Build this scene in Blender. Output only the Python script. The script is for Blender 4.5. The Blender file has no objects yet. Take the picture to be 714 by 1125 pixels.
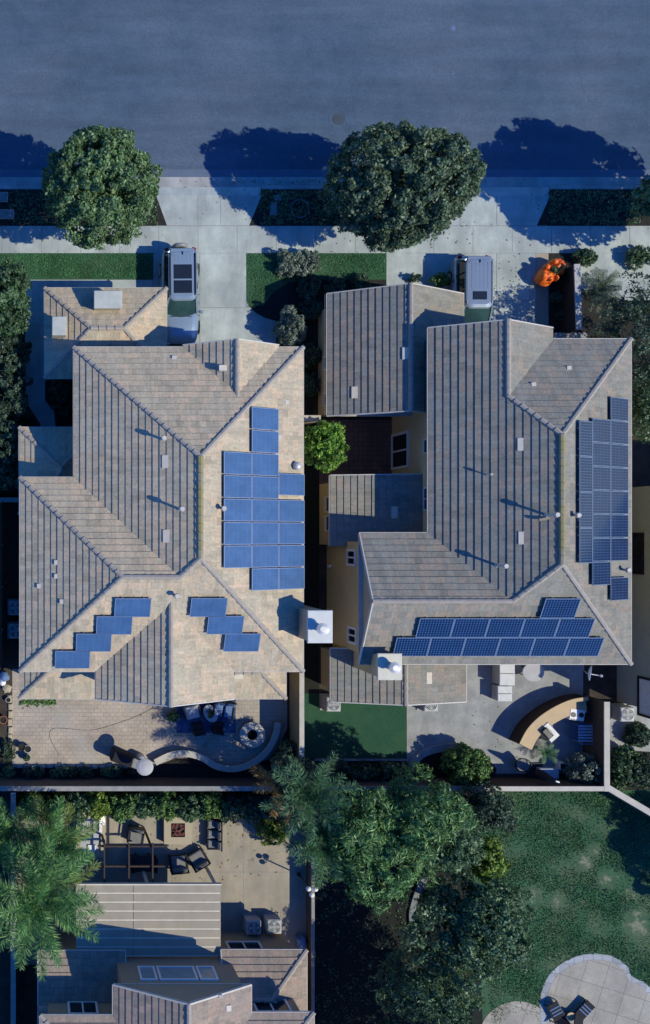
import bpy, math, random
import numpy as np
from mathutils import Vector, Matrix
from mathutils.geometry import tessellate_polygon

# ---------------------------------------------------------------- scene, camera, light
SC = bpy.context.scene
COL = SC.collection
H, F, CX, CY = 48.0, 1010.0, 30.0, 585.0       # camera height (m), focal length and nadir (photo pixels)
IMG_W, IMG_H = 714.0, 1125.0

def X(px, z=0.0): return (px - CX) / F * (H - z)
def Y(py, z=0.0): return (CY - py) / F * (H - z)
def P(px, py, z=0.0): return Vector((X(px, z), Y(py, z), z))

cam = bpy.data.cameras.new('camera')
cam_o = bpy.data.objects.new('camera', cam); COL.objects.link(cam_o)
cam_o.location = (0, 0, H)
cam.sensor_fit = 'VERTICAL'; cam.sensor_height = 36.0; cam.sensor_width = 36.0 * IMG_W / IMG_H
cam.lens = F / IMG_H * 36.0
cam.shift_x = (IMG_W / 2 - CX) / IMG_H
cam.shift_y = (CY - IMG_H / 2) / IMG_H
cam.clip_start = 0.5; cam.clip_end = 2000
SC.camera = cam_o

SUN = Vector((0.86, -0.39, 1.0)).normalized()
sl = bpy.data.lights.new('sun', 'SUN'); sl.energy = 3.2; sl.angle = math.radians(0.5); sl.color = (1.0, 0.94, 0.745)
so = bpy.data.objects.new('sun', sl); COL.objects.link(so)
so.rotation_euler = SUN.to_track_quat('Z', 'Y').to_euler(); so.location = (30, -20, 60)
W = bpy.data.worlds.new('World'); SC.world = W; W.use_nodes = True
wn = W.node_tree.nodes; wl = W.node_tree.links
sky = wn.new('ShaderNodeTexSky'); sky.sky_type = 'NISHITA'; sky.sun_disc = False
sky.sun_elevation = math.asin(SUN.z); sky.sun_rotation = math.atan2(SUN.x, SUN.y)
sky.ozone_density = 6.0; sky.air_density = 1.0; sky.dust_density = 0.3
hs = wn.new('ShaderNodeHueSaturation'); hs.inputs['Saturation'].default_value = 1.38; hs.inputs['Hue'].default_value = 0.516
bg = wn['Background']; bg.inputs['Strength'].default_value = 0.14
wl.new(sky.outputs[0], hs.inputs['Color']); wl.new(hs.outputs[0], bg.inputs['Color'])
vs = SC.view_settings
vs.view_transform = 'Standard'; vs.look = 'None'; vs.exposure = 0.42; vs.gamma = 1.0; vs.use_curve_mapping = False

# ---------------------------------------------------------------- materials
def nodes_of(name):
    m = bpy.data.materials.new(name); m.use_nodes = True
    nt = m.node_tree
    return m, nt.nodes, nt.links, nt.nodes['Principled BSDF']

def rgb(c): return (c[0], c[1], c[2], 1.0)

def ramp(nd, lk, fac, stops):
    r = nd.new('ShaderNodeValToRGB'); e = r.color_ramp.elements
    e[0].position, e[0].color = stops[0][0], rgb(stops[0][1])
    e[1].position, e[1].color = stops[-1][0], rgb(stops[-1][1])
    for p, c in stops[1:-1]:
        k = e.new(p); k.color = rgb(c)
    lk.new(fac, r.inputs[0]); return r.outputs[0]

def mix(nd, lk, fac, a, b, mode='MIX'):
    m = nd.new('ShaderNodeMix'); m.data_type = 'RGBA'; m.blend_type = mode
    for sock, v in ((m.inputs[0], fac), (m.inputs[6], a), (m.inputs[7], b)):
        if isinstance(v, (int, float)): sock.default_value = v
        elif isinstance(v, tuple): sock.default_value = rgb(v)
        else: lk.new(v, sock)
    return m.outputs[2]

def noise_t(nd, lk, vec, scale, detail=4, rough=0.6):
    n = nd.new('ShaderNodeTexNoise'); n.inputs['Scale'].default_value = scale
    n.inputs['Detail'].default_value = detail; n.inputs['Roughness'].default_value = rough
    if vec is not None: lk.new(vec, n.inputs['Vector'])
    return n.outputs['Fac']

def coords(nd, kind):
    if kind == 'World':
        return nd.new('ShaderNodeNewGeometry').outputs['Position']
    return nd.new('ShaderNodeTexCoord').outputs[kind]

def surf(name, c1, c2=None, scale=3.0, rough=0.8, bump=0.0, bscale=None, metal=0.0, c3=None, scale3=0.4, amt3=0.5, co='World', spec=0.4, lo=0.35, hi=0.65):
    m, nd, lk, b = nodes_of(name)
    b.inputs['Roughness'].default_value = rough; b.inputs['Metallic'].default_value = metal
    b.inputs['Specular IOR Level'].default_value = spec
    v = coords(nd, co)
    if c2 is None: c2 = tuple(x * 0.82 for x in c1)
    f = noise_t(nd, lk, v, scale)
    col = ramp(nd, lk, f, [(lo, c1), (hi, c2)])
    if c3 is not None:
        f3 = noise_t(nd, lk, v, scale3, 3)
        r3 = ramp(nd, lk, f3, [(0.42, (0, 0, 0)), (0.62, (amt3,) * 3)])
        col = mix(nd, lk, r3, col, c3)
    lk.new(col, b.inputs['Base Color'])
    if bump:
        bf = noise_t(nd, lk, v, bscale or scale * 6)
        bn = nd.new('ShaderNodeBump'); bn.inputs['Strength'].default_value = bump; bn.inputs['Distance'].default_value = 0.02
        lk.new(bf, bn.inputs['Height']); lk.new(bn.outputs[0], b.inputs['Normal'])
    return m

def paving(name, c1, c2, mortar, bw, bh, ms=0.015, rough=0.85, noise_amt=0.5, co='World', offset=0.5, c3=None, bump=0.3, rot=0.0):
    m, nd, lk, b = nodes_of(name)
    b.inputs['Roughness'].default_value = rough; b.inputs['Specular IOR Level'].default_value = 0.3
    v = coords(nd, co)
    mp = nd.new('ShaderNodeMapping'); lk.new(v, mp.inputs['Vector']); mp.inputs['Rotation'].default_value[2] = rot
    br = nd.new('ShaderNodeTexBrick'); br.offset = offset
    lk.new(mp.outputs[0], br.inputs['Vector'])
    br.inputs['Scale'].default_value = 1.0; br.inputs['Brick Width'].default_value = bw; br.inputs['Row Height'].default_value = bh
    br.inputs['Mortar Size'].default_value = ms; br.inputs['Mortar Smooth'].default_value = 0.2
    br.inputs['Color1'].default_value = rgb(c1); br.inputs['Color2'].default_value = rgb(c2); br.inputs['Mortar'].default_value = rgb(mortar)
    col = br.outputs['Color']
    f = noise_t(nd, lk, v, 0.7, 6)
    dk = ramp(nd, lk, f, [(0.3, (1 - noise_amt * 0.6,) * 3), (0.7, (1.0 + noise_amt * 0.25,) * 3)])
    col = mix(nd, lk, 1.0, col, dk, 'MULTIPLY')
    f2 = noise_t(nd, lk, v, 14.0, 3)
    dk2 = ramp(nd, lk, f2, [(0.3, (0.86,) * 3), (0.7, (1.1,) * 3)])
    col = mix(nd, lk, 1.0, col, dk2, 'MULTIPLY')
    if c3 is not None:
        f3 = noise_t(nd, lk, v, 0.45, 4)
        col = mix(nd, lk, ramp(nd, lk, f3, [(0.5, (0, 0, 0)), (0.68, (0.7,) * 3)]), col, c3)
    lk.new(col, b.inputs['Base Color'])
    bn = nd.new('ShaderNodeBump'); bn.inputs['Strength'].default_value = bump; bn.inputs['Distance'].default_value = 0.01
    lk.new(br.outputs['Fac'], bn.inputs['Height']); bn.invert = True
    lk.new(bn.outputs[0], b.inputs['Normal'])
    return m

def tile_mat(name, c1, c2, c3, c4):
    """concrete roof tiles: UV in metres (along the eave, up the slope)"""
    m, nd, lk, b = nodes_of(name)
    b.inputs['Roughness'].default_value = 0.82; b.inputs['Specular IOR Level'].default_value = 0.35
    uv = nd.new('ShaderNodeTexCoord').outputs['UV']
    br = nd.new('ShaderNodeTexBrick'); lk.new(uv, br.inputs['Vector']); br.offset = 0.5
    br.inputs['Scale'].default_value = 1.0; br.inputs['Brick Width'].default_value = 0.33; br.inputs['Row Height'].default_value = 0.325
    br.inputs['Mortar Size'].default_value = 0.006; br.inputs['Mortar Smooth'].default_value = 0.3; br.inputs['Bias'].default_value = 0.0
    br.inputs['Color1'].default_value = rgb(c1); br.inputs['Color2'].default_value = rgb(c2); br.inputs['Mortar'].default_value = rgb(tuple(x * 0.55 for x in c2))
    # second random tint per tile: another brick texture with the same cells, black to white
    b2 = nd.new('ShaderNodeTexBrick'); b2.offset = 0.5
    mp = nd.new('ShaderNodeMapping'); mp.inputs['Location'].default_value = (33.0, 32.5, 0); lk.new(uv, mp.inputs['Vector']); lk.new(mp.outputs[0], b2.inputs['Vector'])
    b2.inputs['Scale'].default_value = 1.0; b2.inputs['Brick Width'].default_value = 0.33; b2.inputs['Row Height'].default_value = 0.325
    b2.inputs['Mortar Size'].default_value = 0.0
    b2.inputs['Color1'].default_value = (0, 0, 0, 1); b2.inputs['Color2'].default_value = (1, 1, 1, 1); b2.inputs['Mortar'].default_value = (0, 0, 0, 1)
    sel = ramp(nd, lk, b2.outputs['Color'], [(0.45, (0, 0, 0)), (0.9, (0.9,) * 3)])
    dkt = ramp(nd, lk, b2.outputs['Color'], [(0.05, (0.86,) * 3), (0.3, (1.03,) * 3)])
    col = mix(nd, lk, sel, br.outputs['Color'], c3)
    col = mix(nd, lk, 1.0, col, dkt, 'MULTIPLY')
    wv = coords(nd, 'World')
    f = noise_t(nd, lk, wv, 0.55, 5)
    col = mix(nd, lk, ramp(nd, lk, f, [(0.44, (0, 0, 0)), (0.66, (0.65,) * 3)]), col, c4)
    f2 = noise_t(nd, lk, wv, 9.0, 4)
    col = mix(nd, lk, 1.0, col, ramp(nd, lk, f2, [(0.3, (0.8,) * 3), (0.7, (1.14,) * 3)]), 'MULTIPLY')
    # streaks of weathering running down the slope
    mp2 = nd.new('ShaderNodeMapping'); mp2.inputs['Scale'].default_value = (2.2, 0.25, 1); lk.new(uv, mp2.inputs['Vector'])
    f3 = noise_t(nd, lk, mp2.outputs[0], 1.6, 4)
    col = mix(nd, lk, 1.0, col, ramp(nd, lk, f3, [(0.32, (0.83,) * 3), (0.62, (1.06,) * 3)]), 'MULTIPLY')
    lk.new(col, b.inputs['Base Color'])
    bn = nd.new('ShaderNodeBump'); bn.inputs['Strength'].default_value = 0.25; bn.inputs['Distance'].default_value = 0.01
    lk.new(f2, bn.inputs['Height']); lk.new(bn.outputs[0], b.inputs['Normal'])
    return m

def leaf_mat(name, c1, c2, c3=None, trans=0.28, rough=0.5):
    k = lambda c: None if c is None else (c[0] * 1.8, c[1] * 1.95, c[2] * 2.0)
    c1, c2, c3 = k(c1), k(c2), k(c3)
    m, nd, lk, b = nodes_of(name)
    b.inputs['Roughness'].default_value = rough; b.inputs['Specular IOR Level'].default_value = 0.35
    g = nd.new('ShaderNodeNewGeometry')
    st = [(0.0, c1), (1.0, c2)] if c3 is None else [(0.0, c1), (0.8, c2), (1.0, c3)]
    col = ramp(nd, lk, g.outputs['Random Per Island'], st)
    f = noise_t(nd, lk, g.outputs['Position'], 1.1, 3)
    col = mix(nd, lk, 1.0, col, ramp(nd, lk, f, [(0.35, (0.7,) * 3), (0.65, (1.25,) * 3)]), 'MULTIPLY')
    lk.new(col, b.inputs['Base Color'])
    tr = nd.new('ShaderNodeBsdfTranslucent'); lk.new(col, tr.inputs['Color'])
    ms = nd.new('ShaderNodeMixShader'); ms.inputs[0].default_value = trans
    lk.new(b.outputs[0], ms.inputs[1]); lk.new(tr.outputs[0], ms.inputs[2])
    lk.new(ms.outputs[0], nd['Material Output'].inputs['Surface'])
    return m

def panel_mat(name, cell, cell2, line, nx, ny, lw, metal=0.0, rough=0.18):
    """photovoltaic glass: UV 0..1 over the panel, cells in a grid"""
    m, nd, lk, b = nodes_of(name)
    b.inputs['Roughness'].default_value = rough; b.inputs['Specular IOR Level'].default_value = 0.5
    uv = nd.new('ShaderNodeTexCoord').outputs['UV']
    br = nd.new('ShaderNodeTexBrick'); br.offset = 0.0; lk.new(uv, br.inputs['Vector'])
    br.inputs['Scale'].default_value = 1.0; br.inputs['Brick Width'].default_value = 1.0 / nx; br.inputs['Row Height'].default_value = 1.0 / ny
    br.inputs['Mortar Size'].default_value = lw; br.inputs['Mortar Smooth'].default_value = 0.1
    br.inputs['Color1'].default_value = rgb(cell); br.inputs['Color2'].default_value = rgb(cell2); br.inputs['Mortar'].default_value = rgb(line)
    f = noise_t(nd, lk, coords(nd, 'World'), 1.7, 3)
    col = mix(nd, lk, 1.0, br.outputs['Color'], ramp(nd, lk, f, [(0.3, (0.85,) * 3), (0.7, (1.12,) * 3)]), 'MULTIPLY')
    lk.new(col, b.inputs['Base Color'])
    return m

M = {}
M['asphalt'] = surf('asphalt', (0.068, 0.108, 0.162), (0.056, 0.092, 0.142), 1.3, 0.95, 0.6, 60, c3=(0.088, 0.125, 0.178), scale3=0.16, amt3=0.8, spec=0.2)
def grain(m):
    nd, lk = m.node_tree.nodes, m.node_tree.links; b = nd['Principled BSDF']; base = b.inputs['Base Color'].links[0].from_socket
    g = nd.new('ShaderNodeNewGeometry').outputs['Position']
    c = mix(nd, lk, 1.0, base, ramp(nd, lk, noise_t(nd, lk, g, 11.0, 4, 0.75), [(0.3, (0.8,) * 3), (0.7, (1.17,) * 3)]), 'MULTIPLY')
    mp = nd.new('ShaderNodeMapping'); mp.inputs['Scale'].default_value = (0.12, 1.1, 1); lk.new(g, mp.inputs['Vector'])
    c = mix(nd, lk, 1.0, c, ramp(nd, lk, noise_t(nd, lk, mp.outputs[0], 1.0, 5), [(0.36, (0.88,) * 3), (0.64, (1.08,) * 3)]), 'MULTIPLY')
    # thin sealed cracks: edges of large warped cells
    n = nd.new('ShaderNodeTexNoise'); n.inputs['Scale'].default_value = 0.6; lk.new(g, n.inputs['Vector'])
    ad = nd.new('ShaderNodeVectorMath'); ad.operation = 'ADD'; lk.new(g, ad.inputs[0]); lk.new(n.outputs['Color'], ad.inputs[1])
    v = nd.new('ShaderNodeTexVoronoi'); v.feature = 'DISTANCE_TO_EDGE'; v.inputs['Scale'].default_value = 0.13; lk.new(ad.outputs[0], v.inputs['Vector'])
    c = mix(nd, lk, 1.0, c, ramp(nd, lk, v.outputs['Distance'], [(0.0, (0.90,) * 3), (0.004, (1.0,) * 3)]), 'MULTIPLY')
    lk.new(c, b.inputs['Base Color'])
grain(M['asphalt'])
M['concrete'] = surf('concrete', (0.44, 0.49, 0.465), (0.365, 0.41, 0.39), 1.3, 0.9, 0.2, 40, c3=(0.285, 0.32, 0.32), scale3=0.45, amt3=0.8, spec=0.25)
M['concrete_old'] = surf('concrete_old', (0.38, 0.385, 0.38), (0.32, 0.33, 0.33), 1.4, 0.9, 0.15, 40, c3=(0.27, 0.28, 0.285), scale3=0.7, amt3=0.8, spec=0.25)
M['gutter_pan'] = surf('gutter_pan', (0.105, 0.145, 0.205), (0.09, 0.125, 0.185), 1.2, 0.9, 0.2, 40)
def stains(m, sc=0.9, lo=0.87):
    nd, lk = m.node_tree.nodes, m.node_tree.links; b = nd['Principled BSDF']; base = b.inputs['Base Color'].links[0].from_socket
    g = nd.new('ShaderNodeNewGeometry').outputs['Position']
    mp = nd.new('ShaderNodeMapping'); mp.inputs['Scale'].default_value = (1.3, 0.35, 1); lk.new(g, mp.inputs['Vector'])
    c = mix(nd, lk, 1.0, base, ramp(nd, lk, noise_t(nd, lk, mp.outputs[0], sc, 6, 0.7), [(0.38, (lo,) * 3), (0.6, (1.06,) * 3)]), 'MULTIPLY')
    c = mix(nd, lk, 1.0, c, ramp(nd, lk, noise_t(nd, lk, g, 2.4, 5, 0.75), [(0.30, (0.82,) * 3), (0.40, (1.0,) * 3)]), 'MULTIPLY')
    c = mix(nd, lk, 1.0, c, ramp(nd, lk, noise_t(nd, lk, g, 18.0, 3, 0.7), [(0.3, (0.92,) * 3), (0.7, (1.06,) * 3)]), 'MULTIPLY')
    lk.new(c, b.inputs['Base Color'])
M['joint'] = surf('joint', (0.23, 0.24, 0.25), (0.19, 0.2, 0.21), 4)
M['stain'] = surf('stain', (0.33, 0.335, 0.335), (0.28, 0.29, 0.29), 2)
M['patio_conc'] = surf('patio_conc', (0.33, 0.335, 0.325), (0.27, 0.28, 0.275), 1.6, 0.9, 0.15, 40, c3=(0.24, 0.25, 0.25), scale3=0.8, amt3=0.8)
M['patio_beige'] = surf('patio_beige', (0.36, 0.315, 0.245), (0.31, 0.275, 0.215), 1.6, 0.9, 0.15, 40, c3=(0.27, 0.25, 0.21), scale3=0.6, amt3=0.8)
for k in ('concrete', 'concrete_old', 'patio_conc', 'patio_beige'): stains(M[k])
M['pavers'] = paving('pavers', (0.44, 0.37, 0.30), (0.38, 0.33, 0.275), (0.27, 0.235, 0.2), 0.32, 0.2, 0.012, c3=(0.33, 0.33, 0.31), noise_amt=0.4)
M['pool_tile'] = paving('pool_tile', (0.36, 0.34, 0.29), (0.32, 0.305, 0.265), (0.22, 0.21, 0.19), 1.15, 1.15, 0.02, offset=0.0, rot=0.3)
M['coping'] = paving('coping', (0.36, 0.39, 0.42), (0.28, 0.30, 0.33), (0.22, 0.23, 0.24), 0.5, 0.5, 0.02)
M['courtyard'] = paving('courtyard', (0.24, 0.14, 0.11), (0.19, 0.115, 0.095), (0.10, 0.07, 0.06), 0.25, 0.25, 0.012, offset=0.0)
M['stone'] = paving('stone', (0.30, 0.28, 0.25), (0.22, 0.21, 0.19), (0.13, 0.125, 0.12), 0.4, 0.3, 0.015)
M['soil'] = surf('soil', (0.055, 0.042, 0.032), (0.032, 0.026, 0.021), 2.5, 1.0, 0.8, 20, c3=(0.075, 0.06, 0.045), scale3=0.8)
M['mulch'] = surf('mulch', (0.028, 0.026, 0.022), (0.014, 0.015, 0.014), 5, 1.0, 0.8, 30)
M['lawn'] = surf('lawn', (0.04, 0.115, 0.06), (0.03, 0.095, 0.05), 6, 0.95, 0.8, 60, c3=(0.055, 0.095, 0.055), scale3=0.9, amt3=0.6, spec=0.15)
M['turf'] = surf('turf', (0.028, 0.085, 0.05), (0.02, 0.068, 0.04), 8, 0.95, 0.7, 70, c3=(0.04, 0.095, 0.05), scale3=0.9, spec=0.15)
M['lawn_big'] = surf('lawn_big', (0.05, 0.12, 0.062), (0.032, 0.088, 0.05), 3, 0.95, 0.8, 50, c3=(0.085, 0.12, 0.07), scale3=0.7, amt3=0.8, spec=0.15)
def worn_lawn(m, spots):
    nd, lk = m.node_tree.nodes, m.node_tree.links; b = nd['Principled BSDF']
    base = b.inputs['Base Color'].links[0].from_socket; g = nd.new('ShaderNodeNewGeometry').outputs['Position']; acc = None
    for x, y, r, k in spots:
        d = nd.new('ShaderNodeVectorMath'); d.operation = 'DISTANCE'; lk.new(g, d.inputs[0]); d.inputs[1].default_value = (x, y, 0.02)
        mr = nd.new('ShaderNodeMapRange'); mr.inputs[1].default_value = 0; mr.inputs[2].default_value = r; mr.inputs[3].default_value = k; mr.inputs[4].default_value = 0; lk.new(d.outputs['Value'], mr.inputs[0])
        if acc is None: acc = mr.outputs[0]
        else:
            mx = nd.new('ShaderNodeMath'); mx.operation = 'MAXIMUM'; lk.new(acc, mx.inputs[0]); lk.new(mr.outputs[0], mx.inputs[1]); acc = mx.outputs[0]
    n = noise_t(nd, lk, g, 2.6, 8, 0.72)
    ad = nd.new('ShaderNodeMath'); ad.operation = 'MULTIPLY_ADD'; lk.new(n, ad.inputs[0]); ad.inputs[1].default_value = 2.2; lk.new(acc, ad.inputs[2])
    f = ramp(nd, lk, ad.outputs[0], [(0.0, (0, 0, 0)), (1.0, (0.75,) * 3)])
    sc_ = nd.new('ShaderNodeMapRange'); sc_.inputs[1].default_value = 1.42; sc_.inputs[2].default_value = 1.72; lk.new(ad.outputs[0], sc_.inputs[0])
    f = ramp(nd, lk, sc_.outputs[0], [(0.0, (0, 0, 0)), (1.0, (0.8,) * 3)])
    n2 = noise_t(nd, lk, g, 9, 3)
    dry = ramp(nd, lk, n2, [(0.35, (0.30, 0.29, 0.21)), (0.65, (0.19, 0.20, 0.14))])
    lk.new(mix(nd, lk, f, base, dry), b.inputs['Base Color'])
M['shade_dark_bed'] = surf('shade_dark_bed', (0.016, 0.02, 0.014), (0.01, 0.013, 0.011), 5, 1.0, 0.8, 30)  # soil darkened to near-black, shade on the ground put into its colour
M['dry'] = surf('dry', (0.26, 0.25, 0.19), (0.16, 0.165, 0.115), 5, 1.0, 0.8, 30)
M['tile_a'] = tile_mat('tile_a', (0.471, 0.395, 0.278), (0.394, 0.344, 0.254), (0.520, 0.395, 0.272), (0.436, 0.395, 0.296))
M['tile_b'] = tile_mat('tile_b', (0.250, 0.237, 0.196), (0.209, 0.205, 0.178), (0.283, 0.232, 0.183), (0.225, 0.237, 0.213))
M['tile_c'] = tile_mat('tile_c', (0.296, 0.240, 0.188), (0.251, 0.211, 0.173), (0.342, 0.251, 0.194), (0.274, 0.234, 0.199))
M['tile_pink'] = tile_mat('tile_pink', (0.330, 0.255, 0.205), (0.280, 0.230, 0.200), (0.400, 0.285, 0.225), (0.310, 0.250, 0.210))
M['cap'] = surf('cap', (0.37, 0.33, 0.28), (0.30, 0.27, 0.235), 4, 0.85, 0.2, 30)
M['cap_moss'] = surf('cap_moss', (0.27, 0.245, 0.19), (0.23, 0.21, 0.13), 2.0, 0.9, 0.3, 30, c3=(0.26, 0.23, 0.06), scale3=1.6, amt3=0.55)
M['stucco_tan'] = surf('stucco_tan', (0.62, 0.48, 0.25), (0.57, 0.44, 0.235), 1.2, 0.95, 0.3, 50)
M['stucco_sand'] = surf('stucco_sand', (0.42, 0.36, 0.25), (0.38, 0.33, 0.235), 1.2, 0.95, 0.3, 50)
M['stucco_brown'] = surf('stucco_brown', (0.40, 0.29, 0.19), (0.36, 0.265, 0.175), 1.2, 0.95, 0.3, 50)
M['stucco_green'] = surf('stucco_green', (0.33, 0.36, 0.30), (0.3, 0.33, 0.28), 1.2, 0.95, 0.3, 50)
M['siding'] = surf('siding', (0.46, 0.38, 0.27), (0.42, 0.35, 0.25), 6, 0.9)
M['trim'] = surf('trim', (0.55, 0.52, 0.47), (0.48, 0.46, 0.42), 3, 0.6)
M['gutter'] = surf('gutter', (0.50, 0.47, 0.42), (0.42, 0.40, 0.37), 3, 0.6)
M['gutter_dk'] = surf('gutter_dk', (0.22, 0.19, 0.16), (0.18, 0.16, 0.14), 3, 0.6)
M['white'] = surf('white', (0.78, 0.78, 0.76), (0.70, 0.70, 0.69), 3, 0.5)
M['metal_white'] = surf('metal_white', (0.56, 0.58, 0.56), (0.5, 0.52, 0.5), 2.5, 0.45, c3=(0.5, 0.52, 0.5), scale3=1.5)
M['metal_cream'] = surf('metal_cream', (0.56, 0.54, 0.43), (0.5, 0.48, 0.39), 2.5, 0.5, c3=(0.5, 0.48, 0.42), scale3=1.5)
M['flue'] = surf('flue', (0.62, 0.61, 0.58), (0.5, 0.5, 0.49), 4, 0.4, metal=0.3)
M['vent'] = surf('vent', (0.54, 0.5, 0.44), (0.46, 0.43, 0.39), 5, 0.6)
M['vent_grey'] = surf('vent_grey', (0.44, 0.47, 0.43), (0.37, 0.4, 0.37), 3, 0.7)
M['lid_grey'] = surf('lid_grey', (0.2, 0.21, 0.22), (0.16, 0.17, 0.18), 5, 0.8)
M['road_lid'] = surf('road_lid', (0.05, 0.07, 0.1), (0.04, 0.055, 0.08), 5, 0.7)
M['vent_tile'] = surf('vent_tile', (0.62, 0.56, 0.45), (0.56, 0.51, 0.42), 4, 0.8)
M['ac'] = surf('ac', (0.42, 0.43, 0.42), (0.35, 0.36, 0.36), 4, 0.5)
M['ac_blue'] = surf('ac_blue', (0.40, 0.46, 0.54), (0.33, 0.38, 0.46), 4, 0.5)
M['dark_metal'] = surf('dark_metal', (0.035, 0.036, 0.04), (0.022, 0.023, 0.026), 4, 0.45, metal=0.4)
M['steel'] = surf('steel', (0.36, 0.37, 0.39), (0.3, 0.31, 0.33), 4, 0.55, metal=0.4)
M['grey_metal'] = surf('grey_metal', (0.25, 0.26, 0.27), (0.2, 0.21, 0.22), 4, 0.5)
M['dark_wood_and_shade'] = surf('dark_wood_and_shade', (0.045, 0.027, 0.02), (0.028, 0.018, 0.014), 7, 0.7)  # dark timber, also the painted shade on the low wall's body
M['wood_tan'] = surf('wood_tan', (0.50, 0.36, 0.19), (0.44, 0.32, 0.175), 3, 0.6, c3=(0.4, 0.3, 0.19), scale3=1.2)
M['wood_brown'] = surf('wood_brown', (0.11, 0.07, 0.042), (0.08, 0.052, 0.033), 5, 0.8)
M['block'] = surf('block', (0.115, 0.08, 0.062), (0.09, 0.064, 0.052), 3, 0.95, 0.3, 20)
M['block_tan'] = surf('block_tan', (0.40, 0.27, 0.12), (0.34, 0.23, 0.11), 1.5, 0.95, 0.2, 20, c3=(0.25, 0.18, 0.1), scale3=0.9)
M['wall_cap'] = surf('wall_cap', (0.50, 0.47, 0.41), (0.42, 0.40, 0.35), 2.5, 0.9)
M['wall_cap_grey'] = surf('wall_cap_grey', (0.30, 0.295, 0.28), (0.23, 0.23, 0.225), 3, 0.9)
M['slat'] = surf('slat', (0.33, 0.29, 0.225), (0.28, 0.25, 0.195), 2, 0.8, c3=(0.3, 0.275, 0.23), scale3=0.9)
M['slat_light'] = surf('slat_light', (0.64, 0.59, 0.49), (0.56, 0.52, 0.44), 2, 0.8)
M['glass'] = surf('glass', (0.018, 0.024, 0.03), (0.014, 0.018, 0.024), 1, 0.06, spec=0.6)
M['glass_green'] = surf('glass_green', (0.035, 0.085, 0.09), (0.02, 0.05, 0.06), 1, 0.06, spec=0.6)
M['curtain'] = surf('curtain', (0.30, 0.36, 0.36), (0.24, 0.3, 0.31), 2, 0.25, spec=0.6)
M['paint_silver'] = surf('paint_silver', (0.26, 0.32, 0.39), (0.25, 0.31, 0.38), 1, 0.22, metal=0.35, spec=0.6)
M['paint_blue'] = surf('paint_blue', (0.27, 0.36, 0.44), (0.26, 0.35, 0.43), 1, 0.22, metal=0.35, spec=0.6)
M['plastic'] = surf('plastic', (0.02, 0.02, 0.022), (0.014, 0.014, 0.016), 5, 0.6)
M['rubber'] = surf('rubber', (0.018, 0.018, 0.018), (0.012, 0.012, 0.012), 8, 0.9)
M['lamp_red'] = surf('lamp_red', (0.3, 0.02, 0.02), (0.25, 0.015, 0.015), 3, 0.2)
M['lamp_clear'] = surf('lamp_clear', (0.6, 0.62, 0.65), (0.5, 0.52, 0.55), 3, 0.1)
M['orange'] = surf('orange', (0.85, 0.14, 0.015), (0.78, 0.09, 0.01), 5, 0.45, co='Object', c3=(0.9, 0.30, 0.03), scale3=3.0)
M['leafgreen'] = surf('leafgreen', (0.04, 0.10, 0.03), (0.02, 0.06, 0.02), 8, 0.6)
M['rug'] = surf('rug', (0.025, 0.05, 0.13), (0.04, 0.075, 0.18), 3, 1.0, c3=(0.14, 0.19, 0.28), scale3=2.2, amt3=0.5)
M['fabric_white'] = surf('fabric_white', (0.62, 0.62, 0.60), (0.54, 0.54, 0.53), 4, 1.0, 0.2, 60)
M['fabric_grey'] = surf('fabric_grey', (0.20, 0.20, 0.19), (0.16, 0.16, 0.155), 5, 1.0, 0.2, 60)
M['fabric_blue'] = surf('fabric_blue', (0.12, 0.20, 0.36), (0.09, 0.16, 0.30), 5, 0.9)
M['fabric_dark'] = surf('fabric_dark', (0.025, 0.025, 0.03), (0.018, 0.018, 0.022), 5, 1.0)
M['cover'] = surf('cover', (0.42, 0.42, 0.42), (0.36, 0.36, 0.37), 2, 0.8)
M['lava'] = surf('lava', (0.16, 0.045, 0.035), (0.08, 0.03, 0.03), 9, 0.8)
M['water'] = surf('water', (0.05, 0.10, 0.12), (0.04, 0.08, 0.1), 2, 0.05, spec=0.6)
M['terracotta'] = surf('terracotta', (0.30, 0.12, 0.06), (0.24, 0.1, 0.05), 5, 0.9)
M['pot_grey'] = surf('pot_grey', (0.34, 0.35, 0.33), (0.26, 0.27, 0.26), 5, 0.9)
M['bark'] = surf('bark', (0.09, 0.065, 0.048), (0.055, 0.04, 0.032), 8, 0.95, 0.6, 20)
M['leaf_fallen'] = leaf_mat('leaf_fallen', (0.06, 0.05, 0.025), (0.14, 0.10, 0.04), (0.1, 0.12, 0.04))
M['leaf_street'] = leaf_mat('leaf_street', (0.034, 0.064, 0.024), (0.092, 0.145, 0.058), (0.18, 0.23, 0.115))
M['leaf_street_b'] = leaf_mat('leaf_street_b', (0.03, 0.05, 0.025), (0.075, 0.104, 0.055), (0.15, 0.18, 0.11))
M['leaf_hedge'] = leaf_mat('leaf_hedge', (0.022, 0.05, 0.022), (0.06, 0.10, 0.045), (0.10, 0.14, 0.075))
M['leaf_grey'] = leaf_mat('leaf_grey', (0.07, 0.085, 0.06), (0.14, 0.16, 0.12), (0.22, 0.24, 0.19))
M['leaf_lime'] = leaf_mat('leaf_lime', (0.04, 0.095, 0.018), (0.115, 0.20, 0.028), (0.23, 0.31, 0.05))
M['leaf_yellow'] = leaf_mat('leaf_yellow', (0.05, 0.09, 0.016), (0.12, 0.165, 0.026), (0.21, 0.25, 0.045))
M['leaf_mid'] = leaf_mat('leaf_mid', (0.028, 0.062, 0.018), (0.09, 0.15, 0.04), (0.16, 0.22, 0.07))
M['leaf_feather'] = leaf_mat('leaf_feather', (0.022, 0.055, 0.018), (0.09, 0.165, 0.052), (0.18, 0.26, 0.095))
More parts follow.
